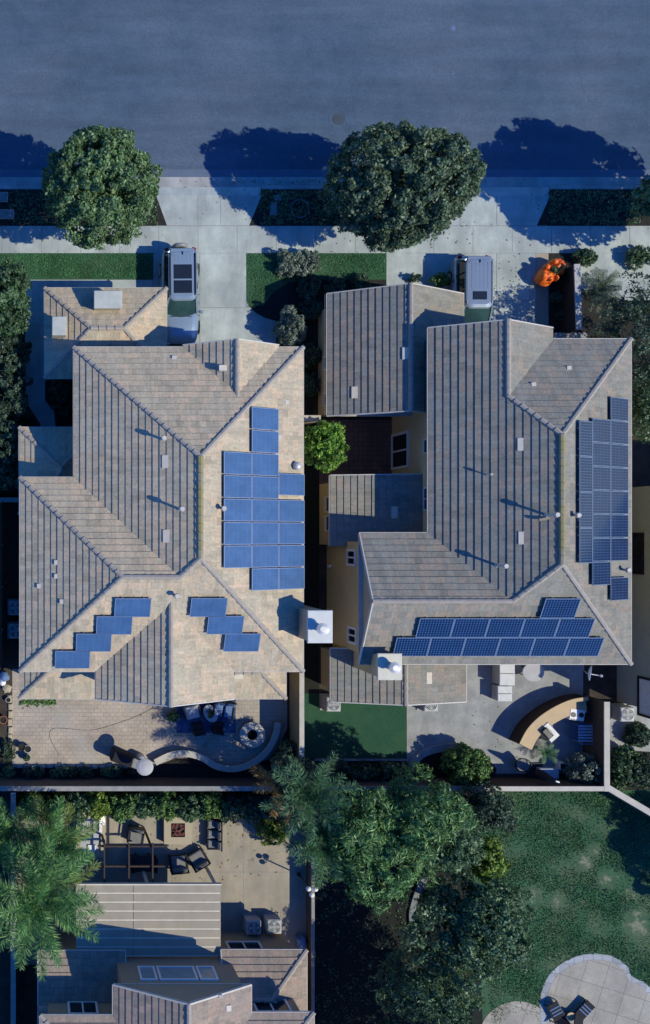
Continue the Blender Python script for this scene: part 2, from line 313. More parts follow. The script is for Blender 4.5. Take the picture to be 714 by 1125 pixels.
M['leaf_dark'] = leaf_mat('leaf_dark', (0.018, 0.035, 0.02), (0.045, 0.07, 0.04), (0.085, 0.11, 0.075))
M['leaf_olive'] = leaf_mat('leaf_olive', (0.03, 0.055, 0.025), (0.068, 0.11, 0.05), (0.125, 0.17, 0.095))
M['palm_green'] = leaf_mat('palm_green', (0.018, 0.06, 0.018), (0.078, 0.16, 0.046), (0.18, 0.25, 0.075))
M['palm_tip'] = leaf_mat('palm_tip', (0.05, 0.085, 0.018), (0.11, 0.13, 0.03), (0.17, 0.12, 0.035))
M['palm_dry'] = leaf_mat('palm_dry', (0.16, 0.09, 0.025), (0.24, 0.13, 0.04))
M['palm_bluish'] = leaf_mat('palm_bluish', (0.014, 0.045, 0.02), (0.05, 0.105, 0.045), (0.11, 0.18, 0.085))
M['grass_blade'] = leaf_mat('grass_blade', (0.028, 0.092, 0.04), (0.064, 0.15, 0.062), (0.13, 0.20, 0.09), trans=0.15)
M['flower'] = leaf_mat('flower', (0.55, 0.5, 0.45), (0.75, 0.7, 0.65))
M['pv_blue'] = panel_mat('pv_blue', (0.045, 0.105, 0.225), (0.052, 0.115, 0.24), (0.075, 0.145, 0.28), 6, 10, 0.006, rough=0.3)
M['pv_navy'] = panel_mat('pv_navy', (0.0015, 0.008, 0.042), (0.002, 0.010, 0.05), (0.05, 0.115, 0.235), 12, 8, 0.0068, rough=0.22)
M['pv_frame'] = surf('pv_frame', (0.24, 0.31, 0.41), (0.2, 0.27, 0.36), 4, 0.4, metal=0.5)
M['pv_frame_blue'] = surf('pv_frame_blue', (0.26, 0.31, 0.42), (0.22, 0.27, 0.38), 4, 0.4, metal=0.4)

# ---------------------------------------------------------------- mesh builder
ROOT = {}      # world offset of each empty, so that parts built in world space land in the right local space

def off_of(o):
    v = Vector((0, 0, 0))
    while o is not None:
        v = v + o.location; o = o.parent
    return v

class MB:
    def __init__(s): s.v = []; s.f = []; s.uv = {}
    def face(s, pts, uv=None):
        i = len(s.v); s.v += [tuple(p) for p in pts]
        s.f.append(list(range(i, i + len(pts))))
        if uv is not None: s.uv[len(s.f) - 1] = uv
    def box(s, x0, x1, y0, y1, z0, z1):
        i = len(s.v)
        s.v += [(x0, y0, z0), (x1, y0, z0), (x1, y1, z0), (x0, y1, z0), (x0, y0, z1), (x1, y0, z1), (x1, y1, z1), (x0, y1, z1)]
        s.f += [[i + a for a in q] for q in ((3, 2, 1, 0), (4, 5, 6, 7), (0, 1, 5, 4), (1, 2, 6, 5), (2, 3, 7, 6), (3, 0, 4, 7))]
        return s
    def cbox(s, c, d): return s.box(c[0] - d[0] / 2, c[0] + d[0] / 2, c[1] - d[1] / 2, c[1] + d[1] / 2, c[2] - d[2] / 2, c[2] + d[2] / 2)
    def rbox(s, c, d, ang=0.0, bev=0.03, tilt=0.0):
        """bevelled box centred at c, turned about z, optionally tilted about its own x axis"""
        n0 = len(s.v); hx, hy, hz = (k / 2 for k in d); bev = min(bev, hx * 0.9, hy * 0.9, hz * 0.9)
        rings = [(hx - bev, hy - bev, -hz), (hx, hy, -hz + bev), (hx, hy, hz - bev), (hx - bev, hy - bev, hz)]
        R = Matrix.Rotation(ang, 3, 'Z') @ Matrix.Rotation(tilt, 3, 'X'); c = Vector(c)
        for a, b, z in rings:
            for p in ((-a + bev * .6, -b), (a - bev * .6, -b), (a, -b + bev * .6), (a, b - bev * .6), (a - bev * .6, b), (-a + bev * .6, b), (-a, b - bev * .6), (-a, -b + bev * .6)):
                s.v.append(tuple(c + R @ Vector((p[0], p[1], z))))
        for k in range(3):
            for j in range(8):
                q = n0 + k * 8; s.f.append([q + j, q + (j + 1) % 8, q + 8 + (j + 1) % 8, q + 8 + j])
        s.f.append([n0 + j for j in range(7, -1, -1)]); s.f.append([n0 + 24 + j for j in range(8)])
        return s
    def prism(s, pts, z0, z1, ztop=None):
        """vertical prism over a plan polygon (list of (x, y)), counter-clockwise or not"""
        n = len(pts); a = sum(pts[k][0] * pts[(k + 1) % n][1] - pts[(k + 1) % n][0] * pts[k][1] for k in range(n))
        if a < 0: pts = pts[::-1]
        i = len(s.v)
        s.v += [(p[0], p[1], z0) for p in pts] + [(p[0], p[1], z1) for p in pts]
        s.f.append([i + k for k in range(n - 1, -1, -1)]); s.f.append([i + n + k for k in range(n)])
        for k in range(n): s.f.append([i + k, i + (k + 1) % n, i + n + (k + 1) % n, i + n + k])
        return s
    def loft(s, rings, close=True, caps=True):
        n = len(rings[0]); i = len(s.v)
        for r in rings: s.v += [tuple(p) for p in r]
        for k in range(len(rings) - 1):
            for j in range(n if close else n - 1):
                a = i + k * n + j; b = i + k * n + (j + 1) % n
                s.f.append([a, b, b + n, a + n])
        if caps:
            s.f.append([i + j for j in range(n - 1, -1, -1)]); s.f.append([i + (len(rings) - 1) * n + j for j in range(n)])
        return s
    def tube(s, pts, rad, n=8, caps=True):
        pts = [Vector(p) for p in pts]
        if not isinstance(rad, (list, tuple)): rad = [rad] * len(pts)
        rings = []
        up = Vector((0.13, 0.21, 0.97))
        for k, p in enumerate(pts):
            d = (pts[min(k + 1, len(pts) - 1)] - pts[max(k - 1, 0)]).normalized()
            a = d.cross(up)
            if a.length < 1e-3: a = d.cross(Vector((1, 0, 0)))
            a.normalize(); b = d.cross(a)
            rings.append([p + (a * math.cos(t) + b * math.sin(t)) * rad[k] for t in (2 * math.pi * j / n for j in range(n))])
        return s.loft(rings, True, caps)
    def cyl(s, c, r, z0, z1, n=20, r2=None):
        r2 = r if r2 is None else r2
        return s.loft([[(c[0] + rr * math.cos(2 * math.pi * j / n), c[1] + rr * math.sin(2 * math.pi * j / n), z) for j in range(n)] for rr, z in ((r, z0), (r2, z1))])
    def lathe(s, c, prof, n=24):
        return s.loft([[(c[0] + r * math.cos(2 * math.pi * j / n), c[1] + r * math.sin(2 * math.pi * j / n), c[2] + z) for j in range(n)] for r, z in prof])
    def ring(s, c, r0, r1, z0, z1, n=32, squash=1.0):
        """annulus with thickness"""
        def R(r, z): return [(c[0] + r * math.cos(2 * math.pi * j / n), c[1] + squash * r * math.sin(2 * math.pi * j / n), z) for j in range(n)]
        return s.loft([R(r1, z0), R(r1, z1), R(r0, z1), R(r0, z0), R(r1, z0)], True, False)
    def ball(s, c, r, n=12, m=8, sq=(1, 1, 1)):
        rings = []
        for k in range(1, m):
            t = math.pi * k / m - math.pi / 2
            rings.append([(c[0] + sq[0] * r * math.cos(t) * math.cos(2 * math.pi * j / n), c[1] + sq[1] * r * math.cos(t) * math.sin(2 * math.pi * j / n), c[2] + sq[2] * r * math.sin(t)) for j in range(n)])
        return s.loft(rings)
    def build(s, name, mat, parent=None, world=True, smooth=False):
        me = bpy.data.meshes.new(name)
        o = bpy.data.objects.new(name, me); COL.objects.link(o)
        vs_ = np.array(s.v, dtype=float).reshape(-1, 3)
        if world:
            if parent is not None: off = np.array(off_of(parent))
            else:
                mn, mx = vs_.min(0), vs_.max(0); off = np.array([(mn[0] + mx[0]) / 2, (mn[1] + mx[1]) / 2, mn[2]])
                o.location = off
            vs_ = vs_ - off
        me.from_pydata(vs_.tolist(), [], s.f)
        if s.uv:
            ul = me.uv_layers.new(name='UVMap')
            for fi, uv in s.uv.items():
                for li, c in zip(me.polygons[fi].loop_indices, uv): ul.data[li].uv = c
        me.materials.append(M[mat] if isinstance(mat, str) else mat)
        if smooth: me.polygons.foreach_set('use_smooth', [True] * len(me.polygons))
        me.update()
        if parent is not None: o.parent = parent
        return o

def tag(o, label=None, cat=None, group=None, kind=None):
    if label: o['label'] = label
    if cat: o['category'] = cat
    if group: o['group'] = group
    if kind: o['kind'] = kind
    return o

def thing(name, label, cat, loc=(0, 0, 0), group=None, rz=0.0):
    o = bpy.data.objects.new(name, None); COL.objects.link(o)
    o.empty_display_size = 0.3; o.location = loc; o.rotation_euler = (0, 0, rz)
    return tag(o, label, cat, group)

def copy_tree(o, parent=None):
    c = o.copy(); COL.objects.link(c)
    if parent is not None: c.parent = parent
    for ch in list(o.children): copy_tree(ch, c)
    return c

def dup(root, loc, label, rz=None, group=None):
    r = copy_tree(root); r.location = loc; r['label'] = label
    if rz is not None: r.rotation_euler = (0, 0, rz)
    if group: r['group'] = group
    return r

def struct(name, mb, mat):
    return tag(mb.build(name, mat), kind='structure')

def pxs(pts, z=0.0): return [(X(a, z), Y(b, z)) for a, b in pts]
def slab(name, pts, z0, z1, mat):
    return struct(name, MB().prism(pxs(pts, z1), z0, z1), mat)

def smooth_curve(pts, n=8):
    """Catmull-Rom through 2D points"""
    out = []
    for k in range(len(pts) - 1):
        p0 = Vector(pts[max(k - 1, 0)]); p1 = Vector(pts[k]); p2 = Vector(pts[k + 1]); p3 = Vector(pts[min(k + 2, len(pts) - 1)])
        for j in range(n):
            t = j / n
            out.append(0.5 * ((2 * p1) + (-p0 + p2) * t + (2 * p0 - 5 * p1 + 4 * p2 - p3) * t * t + (-p0 + 3 * p1 - 3 * p2 + p3) * t ** 3))
    out.append(Vector(pts[-1]))
    return out

def ribbon(pts, w):
    """plan polygon of a strip of width w along a plan polyline"""
    L, R = [], []
    for k, p in enumerate(pts):
        d = (pts[min(k + 1, len(pts) - 1)] - pts[max(k - 1, 0)]).normalized(); n = Vector((-d.y, d.x))
        L.append(p + n * w / 2); R.append(p - n * w / 2)
    return [(p.x, p.y) for p in L + R[::-1]]

# ---------------------------------------------------------------- roofs
COURSE = 0.325
class Pl:
    """roof slope: rises at t from the eave line n.p = d at height ze"""
    def __init__(s, n, d, ze, t): s.n, s.d, s.ze, s.t = n, d, ze, t
    def eq(s): return [s.t * s.n[0], s.t * s.n[1], 1.0], s.ze + s.t * s.d
    def z(s, x, y): return s.ze + s.t * (s.d - s.n[0] * x - s.n[1] * y)
    def normal(s): return Vector((s.t * s.n[0], s.t * s.n[1], 1.0)).normalized()
    def hit(s, px, py, lift=0.0):
        """the point of this slope seen at a photo pixel"""
        a, c = s.eq(); c = c + lift * math.sqrt(1 + s.t * s.t)
        d = ((px - CX) / F, (CY - py) / F, -1.0)
        k = (c - H) / (a[0] * d[0] + a[1] * d[1] - 1.0)
        return Vector((d[0] * k, d[1] * k, H - k))
def pW(x, ze, t): return Pl((-1, 0), -x, ze, t)
def pE(x, ze, t): return Pl((1, 0), x, ze, t)
def pN(y, ze, t): return Pl((0, 1), y, ze, t)
def pS(y, ze, t): return Pl((0, -1), -y, ze, t)
def meet(a, b, c):
    A, B = zip(*(k.eq() for k in (a, b, c)))
    return Vector(np.linalg.solve(np.array(A), np.array(B)))
def corner(a, b): 
    A = np.array([a.n, b.n]); r = np.linalg.solve(A, np.array([a.d, b.d])); return Vector((r[0], r[1], a.ze))

def clip(poly, k, lo):
    """poly of (e, q); keep q >= k if lo else q <= k"""
    out = []
    for i in range(len(poly)):
        a, b = poly[i], poly[(i + 1) % len(poly)]
        ia = a[1] >= k if lo else a[1] <= k; ib = b[1] >= k if lo else b[1] <= k
        if ia: out.append(a)
        if ia != ib:
            t = (k - a[1]) / (b[1] - a[1]); out.append((a[0] + t * (b[0] - a[0]), k))
    return out

def slope(mb, verts, pl, butt=0.043, top=0.006):
    """tile courses over a slope polygon: every course is a tilted strip with a real butt edge"""
    n = Vector((pl.n[0], pl.n[1])); e = Vector((-n.y, n.x)); cs = 1 / math.sqrt(1 + pl.t ** 2); nv = pl.normal()
    pts = [(e.dot(Vector((v.x, v.y))), (pl.d - n.dot(Vector((v.x, v.y)))) / cs) for v in verts]
    def w(p, lift):
        xy = e * p[0] + n * (pl.d - p[1] * cs)
        return Vector((xy.x, xy.y, pl.ze + p[1] * cs * pl.t)) + nv * lift
    rnd = random.Random(int(abs(pl.d) * 1000) + len(verts))
    jit = {}
    for tri in tessellate_polygon([[Vector((p[0], p[1], 0)) for p in pts]]):
        T = [pts[i] for i in tri]
        q0, q1 = min(p[1] for p in T), max(p[1] for p in T)
        for k in range(int(math.floor(q0 / COURSE + 1e-6)), int(math.ceil(q1 / COURSE - 1e-6))):
            lo, hi = k * COURSE, (k + 1) * COURSE
            if k not in jit: jit[k] = butt * rnd.uniform(0.85, 1.15)
            bt = jit[k]
            c = clip(T, lo, True)
            if len(c) >= 3: c = clip(c, hi, False)
            if len(c) < 3: continue
            ar = sum(c[i][0] * c[(i + 1) % len(c)][1] - c[(i + 1) % len(c)][0] * c[i][1] for i in range(len(c)))
            if abs(ar) < 1e-5: continue
            f = [w(p, top + (bt - top) * (1 - (p[1] - lo) / COURSE)) for p in c]
            uv = [(p[0], p[1]) for p in c]
            m = (f[1] - f[0]).cross(f[2] - f[0])
            s = Vector((0, 0, 0))
            for i in range(1, len(f) - 1): s += (f[i] - f[0]).cross(f[i + 1] - f[0])
            if s.dot(nv) < 0: f.reverse(); uv.reverse()
            mb.face(f, uv)
            low = sorted([p for p in c if abs(p[1] - lo) < 1e-5])
            if len(low) >= 2 and low[-1][0] - low[0][0] > 1e-4:
                a, b = low[0], low[-1]
                g = [w(a, -0.02), w(b, -0.02), w(b, bt), w(a, bt)]
                mb.face(g, [(a[0], lo + 0.01), (b[0], lo + 0.01), (b[0], lo + 0.03), (a[0], lo + 0.03)])

def caps(mb, A, B, hw=0.12, h=0.075, step=0.36):
    """overlapping ridge or hip tiles from the low end A to B"""
    A, B = Vector(A), Vector(B)
    if A.z > B.z: A, B = B, A
    d = (B - A); L = d.length; d.normalize(); sd = d.cross(Vector((0, 0, 1))).normalized(); up = sd.cross(d)
    n = max(1, int(round(L / step))); st = L / n
    for k in range(n):
        p0 = A + d * (k * st - 0.03); p1 = A + d * ((k + 1) * st + 0.02)
        def arch(p, lift, w): return [p + sd * (w * a) + up * (b + lift) for a, b in ((-1, -0.05), (-0.75, h * 0.55), (0, h), (0.75, h * 0.55), (1, -0.05))]
        mb.loft([arch(p0, 0.045, hw), arch(p1, 0.0, hw * 0.86)], False, False)
        q = arch(p0, 0.045, hw); mb.face(q)

def bar(mb, A, B, w, h, drop=0.0):
    """square bar from A to B (gutters, barge boards)"""
    A, B = Vector(A), Vector(B); d = (B - A).normalized(); sd = d.cross(Vector((0, 0, 1))).normalized(); up = sd.cross(d)
    r = lambda p: [p + sd * (w / 2 * a) + up * (h / 2 * b - drop) for a, b in ((-1, -1), (1, -1), (1, 1), (-1, 1))]
    mb.loft([r(A), r(B)])

class RoofSet:
    def __init__(s): s.t = MB(); s.c = []; s.g = MB(); s.sof = MB()
    def add(s, pl, *verts): slope(s.t, verts, pl)
    def cap(s, *pts):
        for a, b in zip(pts, pts[1:]):
            m = MB(); caps(m, a, b); s.c.append((m, 'cap'))
    def mossy(s, a, b):
        m = MB(); caps(m, a, b, 0.14); s.c.append((m, 'cap_moss'))
    def gut(s, *pts):
        for a, b in zip(pts, pts[1:]): bar(s.g, a, b, 0.11, 0.10, 0.03)
    def soffit(s, pts, z): s.sof.prism(pts, z - 0.14, z - 0.08)
    def hip(s, x0, x1, y0, y1, ze, t, ends='HH', gut=True, sof=True, ax=None):
        """rectangular roof; ridge along the longer side; ends (west/south, east/north): H hip, G gable"""
        ax = ax or ('x' if x1 - x0 >= y1 - y0 else 'y')
        w, e, n, so_ = pW(x0, ze, t), pE(x1, ze, t), pN(y1, ze, t), pS(y0, ze, t)
        nw, ne, sw, se = corner(w, n), corner(e, n), corner(w, so_), corner(e, so_)
        if ax == 'x':
            a = meet(w, n, so_) if ends[0] == 'H' else Vector((x0, (y0 + y1) / 2, n.z(0, (y0 + y1) / 2)))
            b = meet(e, n, so_) if ends[1] == 'H' else Vector((x1, (y0 + y1) / 2, n.z(0, (y0 + y1) / 2)))
            s.add(n, nw, a, b, ne); s.add(so_, sw, se, b, a)
            if ends[0] == 'H': s.add(w, nw, sw, a); s.cap(nw, a); s.cap(sw, a)
            else: s.rake(nw, a); s.rake(sw, a)
            if ends[1] == 'H': s.add(e, ne, b, se); s.cap(ne, b); s.cap(se, b)
            else: s.rake(ne, b); s.rake(se, b)
        else:
            a = meet(so_, w, e) if ends[0] == 'H' else Vector(((x0 + x1) / 2, y0, w.z((x0 + x1) / 2, 0)))
            b = meet(n, w, e) if ends[1] == 'H' else Vector(((x0 + x1) / 2, y1, w.z((x0 + x1) / 2, 0)))
            s.add(w, nw, sw, a, b); s.add(e, ne, b, a, se)
            if ends[0] == 'H': s.add(so_, sw, se, a); s.cap(sw, a); s.cap(se, a)
            else: s.rake(sw, a); s.rake(se, a)
            if ends[1] == 'H': s.add(n, ne, nw, b); s.cap(ne, b); s.cap(nw, b)
            else: s.rake(nw, b); s.rake(ne, b)
        s.cap(a, b)
        if gut:
            if not (ax == 'x' and ends[0] == 'G'): s.gut(sw, nw)
            if not (ax == 'x' and ends[1] == 'G'): s.gut(se, ne)
            if not (ax == 'y' and ends[0] == 'G'): s.gut(sw, se)
            if not (ax == 'y' and ends[1] == 'G'): s.gut(nw, ne)
        if sof: s.soffit([(x0, y0), (x1, y0), (x1, y1), (x0, y1)], ze)
        return w, e, n, so_, a, b
    def rake(s, a, b):
        bar(s.sof, Vector(a) + Vector((0, 0, -0.06)), Vector(b) + Vector((0, 0, -0.06)), 0.05, 0.2)
    def build(s, house, tile, cap='cap', gut='gutter'):
        r = s.t.build('roof', tile, house)
        for m, k in s.c: m.build('ridge_tiles', k, r)
        if s.g.f: s.g.build('gutter', gut, r)
        if s.sof.f: s.sof.build('soffit', 'trim', r)
        return r

def gable_wall(mb, a, b, top, thick):
    """triangular wall under a gable: a, b eave points, top ridge point, thick = inward vector"""
    t = Vector(thick); a, b, top = Vector(a), Vector(b), Vector(top)
    mb.loft([[a, b, top], [a + t, b + t, top + t]])

# roof fittings -----------------------------------------------------------
def vent_pipe(roof, pl, px, py, hgt=0.55, r=0.06, tall_cap=True):
    p = pl.hit(px, py)
    # the pixel shows the top of the pipe: step back to the foot
    for _ in range(4):
        zt = p.z + hgt; q = P(px, py, zt); p = Vector((q.x, q.y, pl.z(q.x, q.y)))
    mb = MB().cyl((p.x, p.y), r, p.z - 0.1, p.z + hgt - 0.1, 14)
    mb.cyl((p.x, p.y), r * 2.1, p.z + hgt - 0.13, p.z + hgt, 14, r * 1.6)
    mb.cyl((p.x, p.y), r * 2.2, p.z - 0.12, p.z + 0.07, 14, r * 1.2)
    return mb.build('vent_pipe', 'vent', roof)

def low_vent(roof, pl, px, py, w=0.23, l=0.17, h=0.10, mat='vent', name='roof_vent'):
    p = pl.hit(px, py, h * 0.7); n = pl.normal()
    p = p - n * (h * 0.7)
    u = Vector((-pl.n[0], -pl.n[1], pl.t)).normalized(); e = u.cross(n)
    mb = MB()
    b = [p + e * (sx * w / 2) + u * (sy * l / 2) for sx, sy in ((-1, -1), (1, -1), (1, 1), (-1, 1))]
    tp = [p + e * (sx * w / 2 * 0.9) + u * (sy * l / 2 * 0.9) + n * (h if sy < 0 else h * 0.4) for sx, sy in ((-1, -1), (1, -1), (1, 1), (-1, 1))]
    mb.loft([[q - n * 0.05 for q in b], tp])
    return mb.build(name, mat, roof)

def window(parent, c, face, w, h, panes=2, frame='white', glass='glass', depth=0.07, bar_w=0.06, horiz=False, name='window'):
    """window centred at c on a wall facing W, N, S or E; w along the wall, h upright"""
    c = Vector(c)
    nrm = {'W': Vector((-1, 0, 0)), 'E': Vector((1, 0, 0)), 'N': Vector((0, 1, 0)), 'S': Vector((0, -1, 0))}[face]
    a = Vector((abs(nrm.y), abs(nrm.x), 0)); u = Vector((0, 0, 1))
    def blk(mb, ca, cu, da, du, d0, d1):
        pts = [c + a * (ca + sa * da / 2) + u * (cu + su * du / 2) + nrm * dd for dd in (d0, d1) for sa, su in ((-1, -1), (1, -1), (1, 1), (-1, 1))]
        mb.loft([pts[:4], pts[4:]])
    f = MB(); bw = bar_w
    blk(f, 0, h / 2 - bw / 2, w, bw, -0.03, depth); blk(f, 0, -h / 2 + bw / 2, w, bw, -0.03, depth)
    blk(f, -w / 2 + bw / 2, 0, bw, h - 2 * bw, -0.03, depth); blk(f, w / 2 - bw / 2, 0, bw, h - 2 * bw, -0.03, depth)
    for k in range(1, panes):
        if horiz: blk(f, 0, -h / 2 + h * k / panes, w - 2 * bw, bw * 0.7, -0.03, depth * 0.8)
        else: blk(f, -w / 2 + w * k / panes, 0, bw * 0.7, h - 2 * bw, -0.03, depth * 0.8)
    wf = f.build(name, frame, parent)
    g = MB(); blk(g, 0, 0, w - bw, h - bw, -0.02, depth * 0.35)
    g.build('pane', glass, wf)
    return wf

# ---------------------------------------------------------------- foliage
def quads(name, co, mat, parent=None, off=None):
    """mesh of separate quads from an (N, 4, 3) array in world space"""
    n = co.shape[0]; co = co.reshape(-1, 3)
    me = bpy.data.meshes.new(name); o = bpy.data.objects.new(name, me); COL.objects.link(o)
    if parent is not None: off = np.array(off_of(parent)); o.parent = parent
    else:
        mn, mx = co.min(0), co.max(0); off = np.array([(mn[0] + mx[0]) / 2, (mn[1] + mx[1]) / 2, mn[2]]); o.location = off
    co = (co - off).astype(np.float32)
    me.vertices.add(4 * n); me.vertices.foreach_set('co', co.ravel())
    me.loops.add(4 * n); me.loops.foreach_set('vertex_index', np.arange(4 * n, dtype=np.int32))
    me.polygons.add(n); me.polygons.foreach_set('loop_start', np.arange(0, 4 * n, 4, dtype=np.int32))
    me.materials.append(M[mat]); me.update(calc_edges=True); me.validate()
    return o

def nz(a): return a / np.maximum(np.linalg.norm(a, axis=1, keepdims=True), 1e-6)

def leaf_quads(p, nrm, size, rng, aspect=0.55, jit=0.6):
    n = len(p)
    nn = nz(nrm + jit * rng.normal(size=(n, 3)))
    t = nz(np.cross(nn, rng.normal(size=(n, 3)))); b = np.cross(nn, t)
    s = (size * rng.uniform(0.6, 1.35, n))[:, None]
    return np.stack([p - t * s, p + b * s * aspect, p + t * s, p - b * s * aspect], axis=1)

def lobes(d, rng, k=7, amp=0.18):
    """smooth bumps over the directions d"""
    ax = nz(rng.normal(size=(k, 3))); w = rng.uniform(2, 6, k); a = rng.uniform(0.4, 1, k) * amp
    return sum(a[i] * np.cos(w[i] * (d @ ax[i]) + i) for i in range(k)) / math.sqrt(k)

def crown_quads(c, R, n, rc, k, leaf, rng, amp=0.22, shell=(0.78, 1.02), zmin=-0.45, aspect=0.55, fill=True, jit=0.6, out=0.9):
    d = nz(rng.normal(size=(int(n * 1.6), 3))); d = d[d[:, 2] > zmin][:n]
    r = rng.uniform(shell[0], shell[1], len(d)) * (1 + lobes(d, rng, amp=amp))
    cc = np.array(c) + d * np.array(R) * r[:, None]
    rcs = rc * rng.uniform(0.6, 1.35, len(d))
    ld = nz(rng.normal(size=(len(d), k, 3)).reshape(-1, 3) + np.repeat(nz(d + np.array([0, 0, 0.35])), k, 0) * out)
    p = np.repeat(cc, k, 0) + ld * (np.repeat(rcs, k) * rng.uniform(0.55, 1.0, len(ld)))[:, None]
    q = leaf_quads(p, ld, leaf, rng, aspect, jit)
    if fill:
        m = n * 6; d2 = nz(rng.normal(size=(m, 3))); d2[:, 2] = np.where(d2[:, 2] < zmin, -d2[:, 2] * 0.5, d2[:, 2])
        p2 = np.array(c) + d2 * np.array(R) * (rng.uniform(0.3, 0.7, m) * (1 + lobes(d2, rng, amp=amp * 0.5)))[:, None]
        q = np.concatenate([q, leaf_quads(p2, d2, leaf * 1.6, rng, 0.7, 1.0)])
    return q

def trunk_mb(base, top, r, rng, limbs=5, spread=(1.5, 1.5), rise=1.2):
    base, top = Vector(base), Vector(top); mb = MB()
    pts = [base + (top - base) * t + Vector((rng.normal() * 0.05, rng.normal() * 0.05, 0)) * (1 if 0 < t < 1 else 0) for t in (0, 0.1, 0.4, 0.7, 1)]
    mb.tube(pts, [r * 1.5, r * 1.05, r * 0.9, r * 0.8, r * 0.55], 10)
    for k in range(limbs):
        a = 2 * math.pi * (k + rng.uniform(-0.2, 0.2)) / limbs; s = base + (top - base) * rng.uniform(0.55, 0.95)
        e = s + Vector((math.cos(a) * spread[0], math.sin(a) * spread[1], rise * rng.uniform(0.6, 1.2)))
        mid = (s + e) / 2 + Vector((0, 0, -0.12))
        mb.tube([s, mid, e], [r * 0.5, r * 0.33, r * 0.12], 7)
    return mb

def tree(name, label, px, py, zc, R, mat, n=260, rc=0.38, k=55, leaf=0.11, seed=1, cat='tree', group=None, ground=None, tr=0.16, limbs=5, **kw):
    """px, py: photo pixel of the crown's centre, which stands at height zc"""
    rng = np.random.default_rng(seed); c = P(px, py, zc)
    b = Vector((c.x, c.y, 0)) if ground is None else Vector((X(ground[0]), Y(ground[1]), 0))
    t = thing(name, label, cat, b, group)
    trunk_mb(b - Vector((0, 0, 0.1)), (c.x, c.y, zc), tr, rng, limbs, (R[0] * 0.6, R[1] * 0.6), R[2] * 0.5).build('trunk', 'bark', t, smooth=True)
    quads('crown', crown_quads(c, R, n, rc, k, leaf, rng, **kw), mat, t)
    return t

def shrub(name, label, px, py, z, R, mat, n=60, rc=0.16, k=40, leaf=0.06, seed=1, cat='shrub', group=None, **kw):
    """low rounded bush; z is its centre height"""
    rng = np.random.default_rng(seed); c = P(px, py, z)
    t = thing(name, label, cat, (c.x, c.y, 0), group)
    trunk_mb((c.x, c.y, -0.05), (c.x, c.y, z), 0.035, rng, 5, (R[0] * 0.6, R[1] * 0.6), R[2] * 0.5).build('stems', 'bark', t)
    kw.setdefault('zmin', -0.6)
    quads('foliage', crown_quads(c, R, n, rc, k, leaf, rng, **kw), mat, t)
    return t

def hedge(name, label, x0, x1, y0, y1, h, mat, n=160, rc=0.2, k=40, leaf=0.07, seed=1, cat='hedge', group=None, rnd=0.15):
    """box hedge in world space"""
    rng = np.random.default_rng(seed); cx, cy = (x0 + x1) / 2, (y0 + y1) / 2
    t = thing(name, label, cat, (cx, cy, 0), group)
    mb = MB()
    for _ in range(6):
        a, b = rng.uniform(x0 + 0.1, x1 - 0.1), rng.uniform(y0 + 0.1, y1 - 0.1)
        mb.tube([(a, b, -0.05), (a + rng.normal() * 0.08, b + rng.normal() * 0.08, h * 0.8)], [0.03, 0.012], 6)
    mb.build('stems', 'bark', t)
    wx, wy = x1 - x0, y1 - y0
    areas = np.array([wx * wy * 1.6, wx * h, wx * h, wy * h, wy * h]); f = rng.choice(5, n, p=areas / areas.sum())
    u, v = rng.uniform(0, 1, n), rng.uniform(0, 1, n)
    c = np.zeros((n, 3)); d = np.zeros((n, 3))
    for i in range(n):
        if f[i] == 0: c[i] = (x0 + u[i] * wx, y0 + v[i] * wy, h); d[i] = (0, 0, 1)
        elif f[i] == 1: c[i] = (x0 + u[i] * wx, y0, v[i] * h); d[i] = (0, -1, .3)
        elif f[i] == 2: c[i] = (x0 + u[i] * wx, y1, v[i] * h); d[i] = (0, 1, .3)
        elif f[i] == 3: c[i] = (x0, y0 + u[i] * wy, v[i] * h); d[i] = (-1, 0, .3)
        else: c[i] = (x1, y0 + u[i] * wy, v[i] * h); d[i] = (1, 0, .3)
    c += rng.normal(size=(n, 3)) * rnd * np.array([1, 1, 0.8])
    c[:, 2] = np.maximum(c[:, 2], 0.1)
    ld = nz(rng.normal(size=(n * k, 3)) + np.repeat(d, k, 0) * 0.8)
    p = np.repeat(c, k, 0) + ld * (rc * rng.uniform(0.5, 1.1, n * k))[:, None]
    q = leaf_quads(p, ld, leaf, rng)
    m = n * 6
    p2 = np.stack([rng.uniform(x0 + 0.1, x1 - 0.1, m), rng.uniform(y0 + 0.1, y1 - 0.1, m), rng.uniform(0.1, h * 0.95, m)], 1)
    q = np.concatenate([q, leaf_quads(p2, np.tile([0, 0, 1.0], (m, 1)), leaf * 2.2, rng, 0.7, 0.9)])
    quads('foliage', q, mat, t)
    return t

